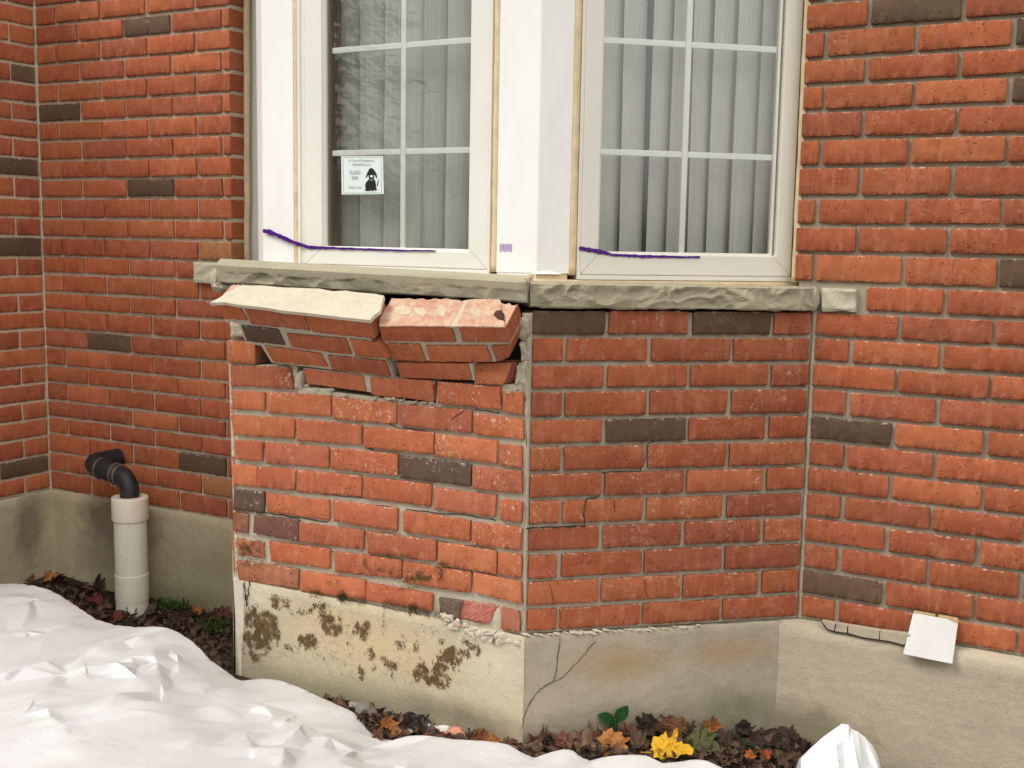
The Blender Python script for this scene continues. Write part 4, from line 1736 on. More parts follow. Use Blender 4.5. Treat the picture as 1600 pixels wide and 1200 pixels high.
# left window, on the bay front
U_F = Vector((1, 0, 0))
OF = Vector((0, UL.y, 0))
eF = [fx(466), fx(478), fx(504), fx(623.5), fx(741), fx(766), fx(768.5)]
zgF = fz(623, 390)
zbF = fz(765, 419)
mF = [fz(623, 236), fz(623, 69)]
mF.append(2 * mF[1] - mF[0])
winF, LF = window('left bay window with a dog notice on its glass and faint tree reflections', OF, U_F, NF, eF, zbF - 0.004, zgF, mF, M['pvc'], 0.045)
wavy_foam(LF, 'foam_seal', fx(457.5), fx(465.5), fz(460, 420), ZWT, -0.001, 1)
wavy_foam(LF, 'foam_seal', fx(768.5), fx(779), fz(772, 425), ZWT, -0.001, 2)
LF.box('reflection_strip', eF[2] + 0.001, eF[2] + 0.018, 0.016, 0.045, zgF, ZWT - .04, M['brown'], 0.001)  # brown bar that paints a reflection along the left edge of the glass
# right window, on the angled face
OR_ = UA
eR = [rs(906), rs(911.5), rs(938.5), rs(1076), rs(1216), rs(1245), rs(1256)]
zgR = rz(1080, 398)
zbR = rz(1080, 431)
mR = [rz(1080, 241), rz(1080, 68)]
mR.append(2 * mR[1] - mR[0])
winR, LRw = window('right bay window with grey blinds, next to the right brick wall', OR_, U_R, N_R, eR, zbR, zgR, mR, M['pvc_right'], 0.012)
wavy_foam(LRw, 'foam_seal', rs(893.5), rs(905.5), rz(900, 430), ZWT, -0.002, 3)
LRw.box('foam_seal', rs(834), rs(1262), -0.003, 0.05, zbR - 0.035, zbR - 0.0125, M['foam'], 0.004)
LRw.box('foam_seal', rs(833), rs(893), 0.005, 0.05, zbR - 0.04, rz(860, 427) + 0.004, M['foam'], 0.004)
wavy_foam(LRw, 'foam_seal', rs(1256.5), rs(1275), rz(1250, 430), ZWT, 0.002, 4)


v, f = [], []
LWf = Local(O0, U_F, NF, winR)
wavy_foam(LWf, 'foam_seal', -0.066, -0.0458, ZW[13], ZTOP, 0.0088, 8)


# white boards
def board(name, label, pts, z0, z1, thick=0.004, parts=None):
    """vertical sheet through plan points pts"""
    v, f = [], []
    for p in pts:
        for z in (z0, z1):
            v.append(Vector((p.x, p.y, z)))
    k = len(pts)
    c = sum(pts, Vector()) / k
    c.z = z0
    nz = 24
    v, f = [], []
    inn = Vector((-1.0, 0.3, 0)) - c
    inn.z = 0
    inn.normalize()
    for j in range(nz + 1):
        z = z0 + (z1 - z0) * j / nz
        for p in pts:
            v.append(Vector((p.x, p.y, z)) - c)
    for j in range(nz + 1):
        z = z0 + (z1 - z0) * j / nz
        for p in pts:
            v.append(Vector((p.x, p.y, z)) + Vector((0, 1, 0)) * thick - c)
    N1 = (nz + 1) * k
    for j in range(nz):
        for i in range(k - 1):
            a = j * k + i
            f += [(a, a + 1, a + k + 1, a + k), (N1 + a + 1, N1 + a, N1 + a + k, N1 + a + k + 1)]
        f += [(j * k, j * k + k, N1 + j * k + k, N1 + j * k), (j * k + k - 1, N1 + j * k + k - 1, N1 + j * k + 2 * k - 1, j * k + 2 * k - 1)]
    for i in range(k - 1):
        f += [(i, N1 + i, N1 + i + 1, i + 1), (nz * k + i, nz * k + i + 1, N1 + nz * k + i + 1, N1 + nz * k + i)]
    o = fix_normals(mesh(name, v, f, M['board'], None))
    o.location = c
    return tag(o, label, 'board')


ulv = Vector((-math.cos(A_L), math.sin(A_L), 0))
board('white_board', 'narrow white board between the left brick return and the left window',
      [UL + ulv * 0.50, UL + ulv * 0.10, UL + ulv * 0.004, UL + Vector((0.003, 0, 0)), Vector((fx(435), UL.y, 0)), Vector((fx(458), UL.y, 0))], fz(430, 421) - .03, ZWT + .04)
zb1 = fz(800, 430) - 0.02
board('corner_board', 'white corner board bent round the bay between the two windows',
      [Vector((fx(779), UA.y, 0)), Vector((fx(800), UA.y, 0)), UA + Vector((-0.002, 0, 0)), UA + U_R * 0.002, UA + U_R * (rs(860)), UA + U_R * rs(893.5)],
      rz(860, 427), ZWT + .04)
# board foot on the front side reaches the tipped sill
LB = Local(OF, U_F, NF, None)
# curled lower lip of the corner board on the right side
lip_v, lip_f = [], []
for i in range(13):
    s = rs(832) + (rs(884) - rs(832)) * i / 12
    hgt = 0.009 * math.sin(math.pi * i / 12)
    for k in range(4):
        p = UA + U_R * s + N_R * (0.002 + 0.003 * (k / 3) * math.sin(math.pi * i / 12)) + Vector((0, 0, rz(860, 427) + hgt * (1 - k / 3) - 0.002))
        lip_v.append(p)
for i in range(12):
    for k in range(3):
        a = i * 4 + k
        lip_f.append((a, a + 4, a + 5, a + 1))
cl = mesh('board_lip', lip_v, lip_f, M['board'], None, sm=True)
child_world(cl, bpy.data.objects['corner_board'])
Lc_ = Local(OF, U_F, NF, bpy.data.objects['corner_board'])
cb = Lc_.box('board_foot', fx(779.5), UA.x - .003, 0.0015, 0.004, zb1, rz(860, 427) - .0005, M['board'])

# foam and thin trim at the left brick return
wf = thing('foam_strip', 'cream foam bead filling the gap between left brick return and white board', 'foam', (-1.86, 0.03, 0.9))
v, f = tube([onW(386, 395 - 40 * i, -0.07) + Vector((0.004 * noise.noise(Vector((i * 1.7, 0, 0))), 0, 0)) for i in range(-1, 16)], [0.011 + 0.003 * noise.noise(Vector((i * 2.1, 4, 0))) for i in range(17)], 10)
child_world(mesh('bead', v, f, M['foam'], None, sm=True), wf)
# dark lining that closes the gap behind the foam
box('liner_board', (-1.905, 0.0895, 0.78), (-1.70, 0.11, ZWT + 0.1), M['pvc'], None)
child_world(sc.collection.objects[-1], winF)
box('liner_board', (-0.30, 0.0895, 0.70), (0.06, 0.11, ZWT + 0.1), M['foam'], None)
child_world(sc.collection.objects[-1], winR)

# ------------------------------------------------------------------ room and blinds
def room():
    v, f = [], []
    P = [Vector((-2.2, 0.115, 0)), Vector((UL.x + 0.05, UL.y + 0.10, 0)), Vector((UA.x - 0.05, UA.y + 0.10, 0)), Vector((0.3, 0.115, 0)), Vector((0.3, 2.6, 0)), Vector((-2.2, 2.6, 0))]
    z0, z1 = 0.80, 2.30
    n = len(P)
    v = [Vector((p.x, p.y, z0)) for p in P] + [Vector((p.x, p.y, z1)) for p in P]
    f = [tuple(range(n)), tuple(range(n, 2 * n))]
    for i in range(n):
        if i in (0, 1, 2):
            continue
        j = (i + 1) % n
        f.append((i, j, n + j, n + i))
    o = mesh('room', v, f, M['room'])
    o['kind'] = 'structure'
    # roof slab over the bay and walls keeps daylight out of the rooms
    v, f = box_vf((X0L - 0.3, -0.44, 0), (1.6, 2.8, 0.12))
    O2 = [Vector((-2.9, -0.0, 0)), Vector((-1.94, 0, 0)), Vector((LCOR.x, BAY_Y + 0.06, 0)), Vector((APEX.x - 0.02, BAY_Y + 0.06, 0)), Vector((0, 0, 0)), Vector((1.55, 0, 0)),
          Vector((1.55, 2.8, 0)), Vector((-2.9, 2.8, 0))]
    n = len(O2)
    pts = [Vector((p.x, p.y, 2.10)) for p in O2]
    r = prism('roof_deck', pts, Vector((0, 0, 0.1)), M['room'])
    r['kind'] = 'structure'
    for lo, hi in (((-2.92, 2.7, -.4), (1.55, 2.8, 2.1)), ((-2.92, .0, -.4), (-2.9, 2.8, 2.1)), ((1.5, .1, -.4), (1.55, 2.8, 2.1))):
        b_ = box('house_shell', lo, hi, M['room'])
        b_['kind'] = 'structure'


room()


def blinds(label, origin, u, n, s0, s1, z0, gap, seed, ang=22, pitch=0.066, w=0.078):
    rnd = random.Random(seed)
    t = thing('vertical_blind', label, 'blind', tuple(origin + u * ((s0 + s1) / 2) - n * gap + Vector((0, 0, z0))), 'grey window blinds')
    s = s0
    mats = []
    v, f = [], []
    nz = 6
    for j in range(nz + 1):
        for i in range(7):
            x = -w / 2 + w * i / 6
            v.append((x, -0.007 * (1 - (2 * i / 6 - 1) ** 2), 1.35 * j / nz))
    for j in range(nz):
        for i in range(6):
            a = j * 7 + i
            f.append((a, a + 1, a + 8, a + 7))
    me = bpy.data.meshes.new('slat')
    me.from_pydata(v, [], f)
    me.update()
    me.materials.append(M['blind'])
    smooth(me)
    while s < s1:
        o = bpy.data.objects.new('slat', me)
        link(o)
        o.parent = t
        p = origin + u * s - n * (gap + rnd.uniform(-0.004, 0.004)) + Vector((0, 0, z0))
        o.location = p - t.location
        a = math.atan2(u.y, u.x)
        o.rotation_euler = (rnd.uniform(-.008, .008), rnd.uniform(-.006, .006), a + R(ang + rnd.uniform(-9, 9)))
        s += pitch * rnd.uniform(0.85, 1.15)
    return t


blinds('grey vertical blind behind the left bay window', OF, U_F, NF, eF[0] - .02, eF[6] + .05, zgF - 0.03, 0.085, 5, 20)
blinds('grey vertical blind hanging in soft folds behind the right bay window', OR_, U_R, N_R, eR[0] - 0.02, eR[6] + .04, zgR - 0.03, 0.085, 9, 24, 0.062, 0.076)

# ------------------------------------------------------------------ dog notice
def notice():
    q = [onF(533, 244, WOFF - 0.0115), onF(598.5, 244, WOFF - 0.0115), onF(599.5, 303, WOFF - 0.0115), onF(534, 304, WOFF - 0.0115)]
    tl, tr, br, bl = q
    t = thing('rescue_notice', 'small white rescue notice with black dog picture stuck on the left window', 'sticker', tuple(bl))
    n = NF

    def P(a, b, d=0.0):
        return bl.lerp(br, a).lerp(tl.lerp(tr, a), b) + n * d
    child_world(prism('paper', [P(0, 0), P(1, 0), P(1, 1), P(0, 1)], -n * 0.0003, M['paper']), t)
    # border line
    for (a0_, b0_, a1_, b1_) in ((.05, .965, .95, .972), (.05, .03, .95, .037), (.045, .03, .052, .97), (.948, .03, .955, .97)):
        child_world(prism('border', [P(a0_, b0_, .0004), P(a1_, b0_, .0004), P(a1_, b1_, .0004), P(a0_, b1_, .0004)], -n * 0.0002, M['ink_grey']), t)
    Wm = (br - bl).length
    Hm = (tl - bl).length

    def text(body, a, b, hgt, mat, under=False, align='CENTER'):
        cu = bpy.data.curves.new('lettering', 'FONT')
        cu.body = body
        cu.size = hgt * Hm
        cu.align_x = align
        o = bpy.data.objects.new('lettering', cu)
        link(o)
        dg = bpy.context.evaluated_depsgraph_get()
        me = bpy.data.meshes.new_from_object(o.evaluated_get(dg))
        bpy.data.objects.remove(o)
        me.materials.clear()
        me.materials.append(mat)
        vs = [v.co.copy() for v in me.vertices]
        x0 = min(v.x for v in vs)
        x1 = max(v.x for v in vs)
        for v, w_ in zip(me.vertices, vs):
            v.co = P(a + w_.x / Wm, b + w_.y / Hm, .0006)
        o = bpy.data.objects.new('lettering', me)
        link(o)
        child_world(o, t)
        if under:
            child_world(prism('underline', [P(a + x0 / Wm, b - .03, .0005), P(a + x1 / Wm, b - .03, .0005), P(a + x1 / Wm, b - .015, .0005), P(a + x0 / Wm, b - .015, .0005)],
                              -n * 0.0002, mat), t)

    text('In Case of Emergency,', .49, .855, .094, M['ink_grey'])
    text('PLEASE Rescue', .49, .745, .094, M['ink_grey'])
    text('My DOG', .33, .56, .095, M['ink_grey'], True)
    text('Inside', .33, .425, .095, M['ink_grey'], True)
    text('Thank You!', .33, .15, .095, M['ink_grey'])
    text('In Memory Of', .18, .045, .03, M['ink_grey']) if False else None
    # sitting dog silhouette
    dog = [(.55, .10), (.58, .14), (.565, .22), (.59, .31), (.65, .38), (.665, .40), (.655, .45), (.655, .50), (.635, .49), (.61, .43), (.585, .44), (.60, .50),
           (.63, .58), (.67, .66), (.72, .695), (.77, .66), (.81, .60), (.845, .53), (.86, .43), (.835, .42), (.81, .48), (.79, .52), (.79, .45), (.77, .405),
           (.80, .37), (.825, .28), (.825, .20), (.845, .10), (.80, .085), (.78, .12), (.765, .08), (.715, .08), (.705, .13), (.69, .085), (.62, .08)]
    child_world(prism('dog_print', [P(a, b, .0005) for a, b in dog], -n * 0.0002, M['ink']), t)
    tail = [(.84, .19), (.87, .22), (.885, .30), (.895, .40), (.88, .37), (.855, .27)]
    child_world(prism('dog_print', [P(a, b, .0005) for a, b in tail], -n * 0.0002, M['ink']), t)
    muz = [(.685, .47), (.70, .445), (.73, .44), (.755, .45), (.765, .475), (.755, .50), (.70, .50)]
    child_world(prism('dog_print', [P(a, b, .0008) for a, b in muz], -n * 0.0002, M['paper']), t)
    colr = [(.68, .385), (.72, .36), (.765, .385), (.72, .378)]
    child_world(prism('dog_print', [P(a, b, .0008) for a, b in colr], -n * 0.0002, M['paper']), t)


notice()


# ------------------------------------------------------------------ purple tape remnants
def strip_thing(name, label, pts, n, w, mat):
    c = pts[0].copy()
    rt = random.Random(len(pts) * 13 + int(w[0] * 1e5))
    fp, fw_ = [], []
    for i in range(len(pts) - 1):
        for k in range(6):
            fp.append(pts[i].lerp(pts[i + 1], k / 6) + n * rt.uniform(0, 0.0016) + Vector((0, 0, rt.uniform(-.0006, .0006))))
            fw_.append((w[i] + (w[i + 1] - w[i]) * k / 6) * rt.uniform(0.72, 1.12))
    fp.append(pts[-1])
    fw_.append(w[-1])
    pts, w = fp, fw_
    o = ribbon(name, [p - c for p in pts], n, w, mat)
    o.location = c
    return tag(o, label, 'tape')


d_ = WOFF + 0.0065
strip_thing('purple_tape', 'purple tape strip sloping across the foot of the left window and white board',
            [onF(x, y, d_) for x, y in [(411, 361), (420, 362), (440, 370), (462, 380), (482, 386), (500, 387), (530, 388), (570, 389.5), (620, 391), (680, 392)]], NF,
            [.010, .014, .011, .010, .011, .008, .0065, .006, .005, .003], M['purple'])
strip_thing('purple_tape', 'purple tape strip along the bottom rail of the right window',
            [onR(x, y, d_) for x, y in [(905, 388), (918, 390), (932, 392), (945, 395), (956, 398), (975, 399), (1000, 400.5), (1030, 401), (1060, 401.5), (1094, 402)]], N_R,
            [.010, .011, .011, .010, .007, .007, .0085, .0075, .006, .005], M['purple'])
v, f = [], []
for i in range(8):
    x = 781 + i * 2.45
    for (a, b) in ((x, 394 - (i % 3)), (x + 1.5, 394 - (i % 3)), (x + 1.5, 380.5 + (i % 2)), (x, 381 + (i % 2))):
        v.append(onF(a, b, WOFF + 0.0006))
    for (a, b) in ((x, 394 - (i % 3)), (x + 1.5, 394 - (i % 3)), (x + 1.5, 380.5 + (i % 2)), (x, 381 + (i % 2))):
        v.append(onF(a, b, WOFF + 0.0001))
    k = i * 8
    f += [(k, k + 1, k + 2, k + 3), (k, k + 4, k + 5, k + 1), (k + 2, k + 6, k + 7, k + 3)]
c = v[0].copy()
o = mesh('purple_tape', [p - c for p in v], f, M['purple_faint'])
o.location = c
tag(o, 'small faint striped purple tape residue on the white corner board', 'tape')


# ------------------------------------------------------------------ white card on the right wall
def card():
    q = [onW(1427, 957, 0.012), onW(1497, 970, 0.012), onW(1488, 1037, 0.062), onW(1411, 1022, 0.066)]
    tl, tr, br, bl = q
    t = thing('white_card', 'small square white card taped over the foot of the right brick wall', 'card', tuple(bl))
    v, f = [], []
    n = 8
    for j in range(n + 1):
        for i in range(n + 1):
            a, b = i / n, j / n
            p = bl.lerp(br, a).lerp(tl.lerp(tr, a), b)
            p = p + Vector((0, -0.004 * math.sin(math.pi * a) * (0.4 + b) + 0.003 * abs(a + b - 0.9), 0))
            v.append(p)
    for j in range(n):
        for i in range(n):
            a = j * (n + 1) + i
            f.append((a, a + 1, a + n + 2, a + n + 1))
    k = len(v)
    v += [p + Vector((0, 0.0012, 0)) for p in v]
    f += [tuple(k + i for i in reversed(x)) for x in f]
    child_world(mesh('sheet', v, f, M['card'], None, sm=True), t)
    tp = [[(1428, 954), (1462, 960), (1460, 966), (1428, 961)], [(1466, 960), (1497, 966), (1497, 974), (1467, 968)]]
    for p in tp:
        child_world(prism('tape', [onW(x, y, 0.0135) for x, y in p], Vector((0, 0.003, 0)), M['tape']), t)


card()


# ------------------------------------------------------------------ drain: standpipe and black rubber hose
def drain():
    PY = -0.13
    b = hit(204, 940, Vector((0, PY, 0)), NF)
    top = hit(205, 776, Vector((0, PY, 0)), NF)
    cx = hit(204.5, 850, Vector((0, PY, 0)), NF).x
    ppm = F / ((Vector((cx, PY, 0)) - CAM).dot(FW))
    r = 25.0 / ppm
    zt = top.z
    t = thing('drain_pipe', 'white plastic standpipe with a collar, standing in the left corner soil', 'pipe', (cx, PY, gz(cx, PY) - 0.02))
    zpx = lambda y: hit(204, y, Vector((0, PY - r, 0)), NF).z

    def lathe(name, prof, mat):
        v, f = [], []
        seg = 40
        for (rr, z) in prof:
            for k in range(seg):
                a = 2 * math.pi * k / seg
                v.append(Vector((cx + rr * math.cos(a), PY + rr * math.sin(a), z)))
        for i in range(len(prof) - 1):
            for k in range(seg):
                k2 = (k + 1) % seg
                f.append((i * seg + k, i * seg + k2, (i + 1) * seg + k2, (i + 1) * seg + k))
        o = fix_normals(mesh(name, v, f, mat, None, sm=True))
        for e in o.data.polygons:
            pass
        o.data.set_sharp_from_angle(angle=R(40))
        return child_world(o, t)

    z1, z2, z3 = zpx(820), zpx(905), zpx(946)
    lathe('pipe', [(r, -0.55), (r, z1 + .003)], M['pipe'])
    rc = 27.8 / ppm
    hole = 15.5 / ppm
    lathe('collar', [(r, z1), (rc * .985, z1), (rc, z1 + .003), (rc, zt - .003), (rc - .003, zt), (hole + .002, zt), (hole, zt - .003), (hole, zt - .06), (0.001, zt - .06)], M['coupling'])
    lathe('lower_collar', [(r, z3), (r + .0018, z3 - .0), (r + .0022, z2 - .002), (r, z2)], M['pipe'])
    # hose
    h = thing('drain_hose', 'black rubber elbow hose with steel clamps, running from the wall into the white pipe', 'hose', (cx, PY, zt))
    p0 = Vector((cx, PY, zt - 0.03))
    path = [p0, Vector((cx, PY, zt + 0.004)), Vector((cx - .001, PY + .001, zt + .024)), Vector((cx - .010, PY + .002, zt + .046)),
            Vector((cx - .030, PY + .003, zt + .064)), Vector((cx - .060, PY + .004, zt + .071))]
    # refine with Catmull-Rom
    def cr(P, n=6):
        out = []
        for i in range(len(P) - 1):
            a, b_, c_, d = P[max(i - 1, 0)], P[i], P[i + 1], P[min(i + 2, len(P) - 1)]
            for k in range(n):
                s = k / n
                out.append(0.5 * ((2 * b_) + (c_ - a) * s + (2 * a - 5 * b_ + 4 * c_ - d) * s * s + (3 * b_ - a - 3 * c_ + d) * s ** 3))
        out.append(P[-1])
        return out
    q = cr(path)
    v, f = tube(q, [0.0315] * len(q), 24)
    child_world(fix_normals(mesh('lower_elbow', v, f, M['rubber'], None, sm=True)), h)
    dirn = (path[-1] - path[-2]).normalized()
    dirn = Vector((-0.98, 0.0, 0.13)).normalized()
    s0 = path[-1] - dirn * 0.006
    s1 = s0 + dirn * 0.095
    v, f = tube([s0, s0 + dirn * .002, s1 - dirn * .002, s1], [.0335, .035, .035, .0335], 24)
    child_world(fix_normals(mesh('sleeve', v, f, M['rubber'], None, sm=True)), h)
    e0 = s1 - dirn * 0.006
    path2 = [e0, e0 + dirn * 0.012, e0 + dirn * 0.034 + Vector((0, 0.006, .003)), e0 + dirn * 0.050 + Vector((0, 0.030, .004)), e0 + dirn * 0.052 + Vector((0.002, 0.062, .004)),
             e0 + dirn * 0.052 + Vector((0.002, 0.125, .004)), e0 + dirn * 0.052 + Vector((0.002, 0.16, .004))]
    q = cr(path2)
    v, f = tube(q, [0.0325] * len(q), 24)
    child_world(fix_normals(mesh('upper_elbow', v, f, M['rubber'], None, sm=True)), h)
    for k, (c0, mt, rad, w_) in enumerate(((s0 + dirn * .012, 'rust', .0368, .010), (s1 - dirn * .010, 'rust', .0368, .010), (s0 - dirn * .005, 'steel', .0345, .006))):
        v, f = tube([c0 - dirn * w_ / 2, c0 - dirn * w_ / 2.2, c0 + dirn * w_ / 2.2, c0 + dirn * w_ / 2], [rad - .002, rad, rad, rad - .002], 28)
        cl_ = child_world(fix_normals(mesh('clamp', v, f, M[mt], None, sm=False)), h)
        sp = c0 - Vector((0, 0.014, 0.036))
        o_ = box('clamp_screw', (sp.x - .005, sp.y - .008, sp.z - .004), (sp.x + .004, sp.y + .006, sp.z + .003), M['steel'], None, 0.001)
        child_world(o_, h)


drain()


# ------------------------------------------------------------------ white plastic sheet over the dug soil
def zpx(l):
    return [onZ(x, y, z) for x, y, z in l]


SIL = [(-160, 900, -.10), (-60, 905, -.105), (0, 912, -.12), (30, 911, -.12), (60, 915, -.12), (85, 924, -.13), (105, 936, -.14), (125, 950, -.15), (150, 967, -.165), (180, 976, -.17),
       (210, 979, -.165), (228, 979, -.155), (245, 978, -.15), (265, 981, -.155), (290, 993, -.165), (310, 1010, -.18), (330, 1032, -.20), (350, 1046, -.22), (374, 1064, -.255), (390, 1062, -.255),
       (415, 1060, -.25), (440, 1063, -.25), (470, 1074, -.25), (500, 1089, -.255), (530, 1102, -.26), (552, 1112, -.265), (564, 1126, -.275), (576, 1140, -.28), (588, 1149, -.285), (600, 1154, -.285),
       (618, 1156, -.28), (635, 1150, -.265), (655, 1148, -.262), (680, 1150, -.262), (710, 1155, -.262), (740, 1156, -.262), (770, 1158, -.262), (795, 1163, -.265), (815, 1176, -.27), (835, 1184, -.27),
       (855, 1176, -.265), (880, 1170, -.262), (895, 1172, -.262), (910, 1184, -.268), (922, 1188, -.268), (945, 1182, -.262), (980, 1178, -.255), (1010, 1180, -.258), (1035, 1192, -.265), (1060, 1190, -.262),
       (1085, 1186, -.258), (1105, 1188, -.258), (1130, 1200, -.265), (1180, 1216, -.27), (1300, 1240, -.28)]
INNER = [(-160, 1050, -.10), (0, 960, -.125), (0, 1050, -.105), (0, 1130, -.07), (0, 1220, -.05), (70, 955, -.135), (110, 1000, -.15), (160, 1020, -.14), (60, 1100, -.08), (140, 1060, -.115), (170, 1045, -.095),
         (200, 1090, -.065), (150, 1165, -.065), (230, 1098, -.085), (250, 1020, -.135), (320, 1080, -.17), (260, 1110, -.115), (330, 1130, -.15), (300, 1180, -.085), (240, 1220, -.05), (400, 1085, -.22), (360, 1110, -.18),
         (430, 1100, -.19), (460, 1130, -.20), (420, 1180, -.13), (500, 1150, -.185), (540, 1170, -.215), (480, 1210, -.13), (590, 1180, -.24), (640, 1180, -.225), (600, 1220, -.18), (700, 1190, -.22), (760, 1200, -.225), (900, 1215, -.24),
         (100, 1300, -.03), (350, 1330, -.04), (650, 1330, -.10), (900, 1330, -.15), (1150, 1330, -.2), (0, 1500, -.05), (400, 1600, -.08), (800, 1600, -.12), (1100, 1550, -.18)]


CREASES = [(245, 984, 190, 998, .020, .05), (190, 998, 130, 1030, .024, .06), (130, 1030, -20, 1095, .026, .07), (133, 1044, 131, 1083, .014, .02), (173, 1046, 229, 1094, .020, .03),
           (229, 1096, 143, 1167, .012, .03), (203, 1024, 214, 1056, .012, .02), (239, 1008, 253, 1087, .016, .035), (232, 1130, 305, 1100, .020, .03),
           (305, 1100, 392, 1076, .020, .03), (246, 1140, 320, 1120, .010, .02), (485, 1094, 442, 1157, .026, .03), (442, 1157, 440, 1210, .026, .03),
           (478, 1154, 531, 1130, .012, .02), (505, 1102, 520, 1134, .014, .02), (0, 942, 53, 938, .010, .02), (53, 938, 33, 980, .012, .025), (53, 938, 104, 945, .010, .02),
           (332, 1034, 300, 1060, .012, .03), (270, 1000, 285, 1040, .010, .03), (395, 1064, 425, 1085, .012, .02), (456, 1080, 440, 1110, .012, .02),
           (560, 1122, 520, 1200, .020, .03), (600, 1158, 585, 1205, .014, .02), (640, 1150, 618, 1205, .014, .02), (655, 1150, 670, 1205, .012, .02), (720, 1155, 700, 1205, .012, .02),
           (795, 1163, 760, 1205, .016, .02), (880, 1170, 862, 1205, .014, .02), (980, 1178, 955, 1205, .012, .02), (125, 950, 60, 1010, .014, .03), (180, 985, 110, 1030, .010, .025),
           (90, 1070, 40, 1160, .012, .04), (60, 1140, 110, 1205, .012, .04), (330, 1150, 290, 1205, .014, .04), (380, 1130, 400, 1200, .014, .03), (10, 990, 70, 985, .008, .02)]


def plastic_sheet():
    S = zpx(SIL)
    ctrl = S + zpx(INNER)
    import numpy as np
    X = np.array([[p.x, p.y] for p in ctrl])
    Z = np.array([p.z for p in ctrl])
    n = len(X)

    def ph(r):
        return r

    D = np.sqrt(((X[:, None] - X[None]) ** 2).sum(-1))
    A = np.zeros((n + 3, n + 3))
    A[:n, :n] = ph(D) + np.eye(n) * 1e-4
    A[:n, n] = 1
    A[:n, n + 1:] = X
    A[n, :n] = 1
    A[n + 1:, :n] = X.T
    wv = np.linalg.solve(A, np.concatenate([Z, np.zeros(3)]))

    def hgt(x, y):
        r = np.sqrt(((X - np.array([x, y])) ** 2).sum(-1))
        return float(wv[:n] @ ph(r) + wv[n] + wv[n + 1] * x + wv[n + 2] * y)

    rc = random.Random(21)
    P2, ZZ, ED = [], [], []

    def add(x, y, z):
        P2.append(Vector((x, y)))
        ZZ.append(z)
        return len(P2) - 1

    # silhouette, refined so that its bends stay soft
    fine = []
    for i in range(len(S) - 1):
        m_ = max(1, int((S[i + 1] - S[i]).length / 0.035))
        for k in range(m_):
            fine.append(S[i].lerp(S[i + 1], k / m_))
    fine.append(S[-1])
    ids = [add(p.x, p.y, p.z) for p in fine]
    ED += list(zip(ids, ids[1:]))
    f0, f1 = Vector((-1.75, -2.1, 0)), Vector((0.25, -1.35, 0))
    for i, p in enumerate(fine):
        q = f0.lerp(f1, i / len(fine))
        d = Vector((p.x - q.x, p.y - q.y, 0)).normalized()
        for k, dr in ((0.018, 0.3), (0.055, 1.0)):
            x, y = p.x + d.x * k, p.y + d.y * k
            z = p.z + (gz(x, y) - 0.03 - p.z) * dr
            if -1.52 < x < -0.5:
                y = min(y, BAY_Y - 0.008)
            add(x, y, z)

    def sil_y(x):
        for p, q in zip(fine, fine[1:]):
            if p.x <= x <= q.x:
                return p.y + (q.y - p.y) * (x - p.x) / max(1e-6, q.x - p.x)
        return None

    # long folds: a raised ridge with flat flanks
    for (x0, y0, x1, y1, amp, wd_) in CREASES:
        a = onZ(x0, y0, -.13)
        b = onZ(x1, y1, -.13)
        a.z = b.z = 0
        d = (b - a)
        nrm = Vector((-d.y, d.x, 0)).normalized()
        m_ = max(2, int(d.length / 0.05))
        prev = None
        for k in range(m_ + 1):
            p = a + d * (k / m_) + nrm * rc.uniform(-.006, .006)
            e = 1 - abs(k / m_ * 2 - 1) ** 3
            i = add(p.x, p.y, hgt(p.x, p.y) + 0.82 * amp * (0.3 + 0.7 * e) * rc.uniform(.9, 1.1))
            if prev is not None:
                ED.append((prev, i))
            prev = i
            for sd_, ww in ((1, wd_ * 0.9), (-1, wd_ * 2.0)):
                q = p + nrm * sd_ * ww * rc.uniform(.8, 1.3)
                if rc.random() < 0.55:
                    add(q.x, q.y, hgt(q.x, q.y) - amp * 0.08)
    # free facets, crowded in places and wide in others
    AN = 1.7                                   # folds run towards the wall
    placed = [Vector((p.x, p.y)) for p in P2]
    tries = 0
    while tries < 9000:
        tries += 1
        x, y = rc.uniform(-3.0, 0.45), rc.uniform(-2.1, -0.25)
        sy = sil_y(x)
        if sy is None or y > sy - 0.02:
            continue
        g = noise.noise(Vector((x * 2.4, y * 2.4, 5.0)))
        near = min(1, max(0, (sy - y - 0.10) / 0.5))
        sp = (0.036 + 0.050 * near) * (1.0 + 0.8 * max(-.45, g))
        v2 = Vector((x, y))
        if any((v2.x - o.x) ** 2 + ((v2.y - o.y) / AN) ** 2 < sp * sp for o in placed):
            continue
        placed.append(v2)
        add(x, y, hgt(x, y) + max(-.17, min(.17, rc.gauss(0, 0.14 - 0.04 * near))) * sp)
    vo, eo, fo, ov, oe, of = geometry.delaunay_2d_cdt([Vector((p.x, p.y / AN)) for p in P2], ED, [], 0, 1e-6)
    vo = [Vector((p.x, p.y * AN)) for p in vo]
    v = []
    for k, p in enumerate(vo):
        z = ZZ[ov[k][0]] if ov[k] else hgt(p.x, p.y)
        v.append(Vector((p.x, p.y, z)))
    f = [tuple(q) for q in fo if all(v[i].y < 0.1 for i in q)]
    c = Vector((-0.9, -1.0, -0.2))
    bm = bmesh.new()
    bv = [bm.verts.new(p - c) for p in v]
    for q in f:
        try:
            bm.faces.new([bv[i] for i in q])
        except ValueError:
            pass
    bmesh.ops.recalc_face_normals(bm, faces=bm.faces)
    # hold the sharp folds, let the rest of the sheet bow gently
    cl = bm.edges.layers.float.new('crease_edge')
    for e in bm.edges:
        if len(e.link_faces) == 2:
            an = e.calc_face_angle(0)
            e[cl] = min(0.72, max(0.0, (an - R(8)) / R(22)))
    me = bpy.data.meshes.new('plastic_sheet')
    bm.to_mesh(me)
    bm.free()
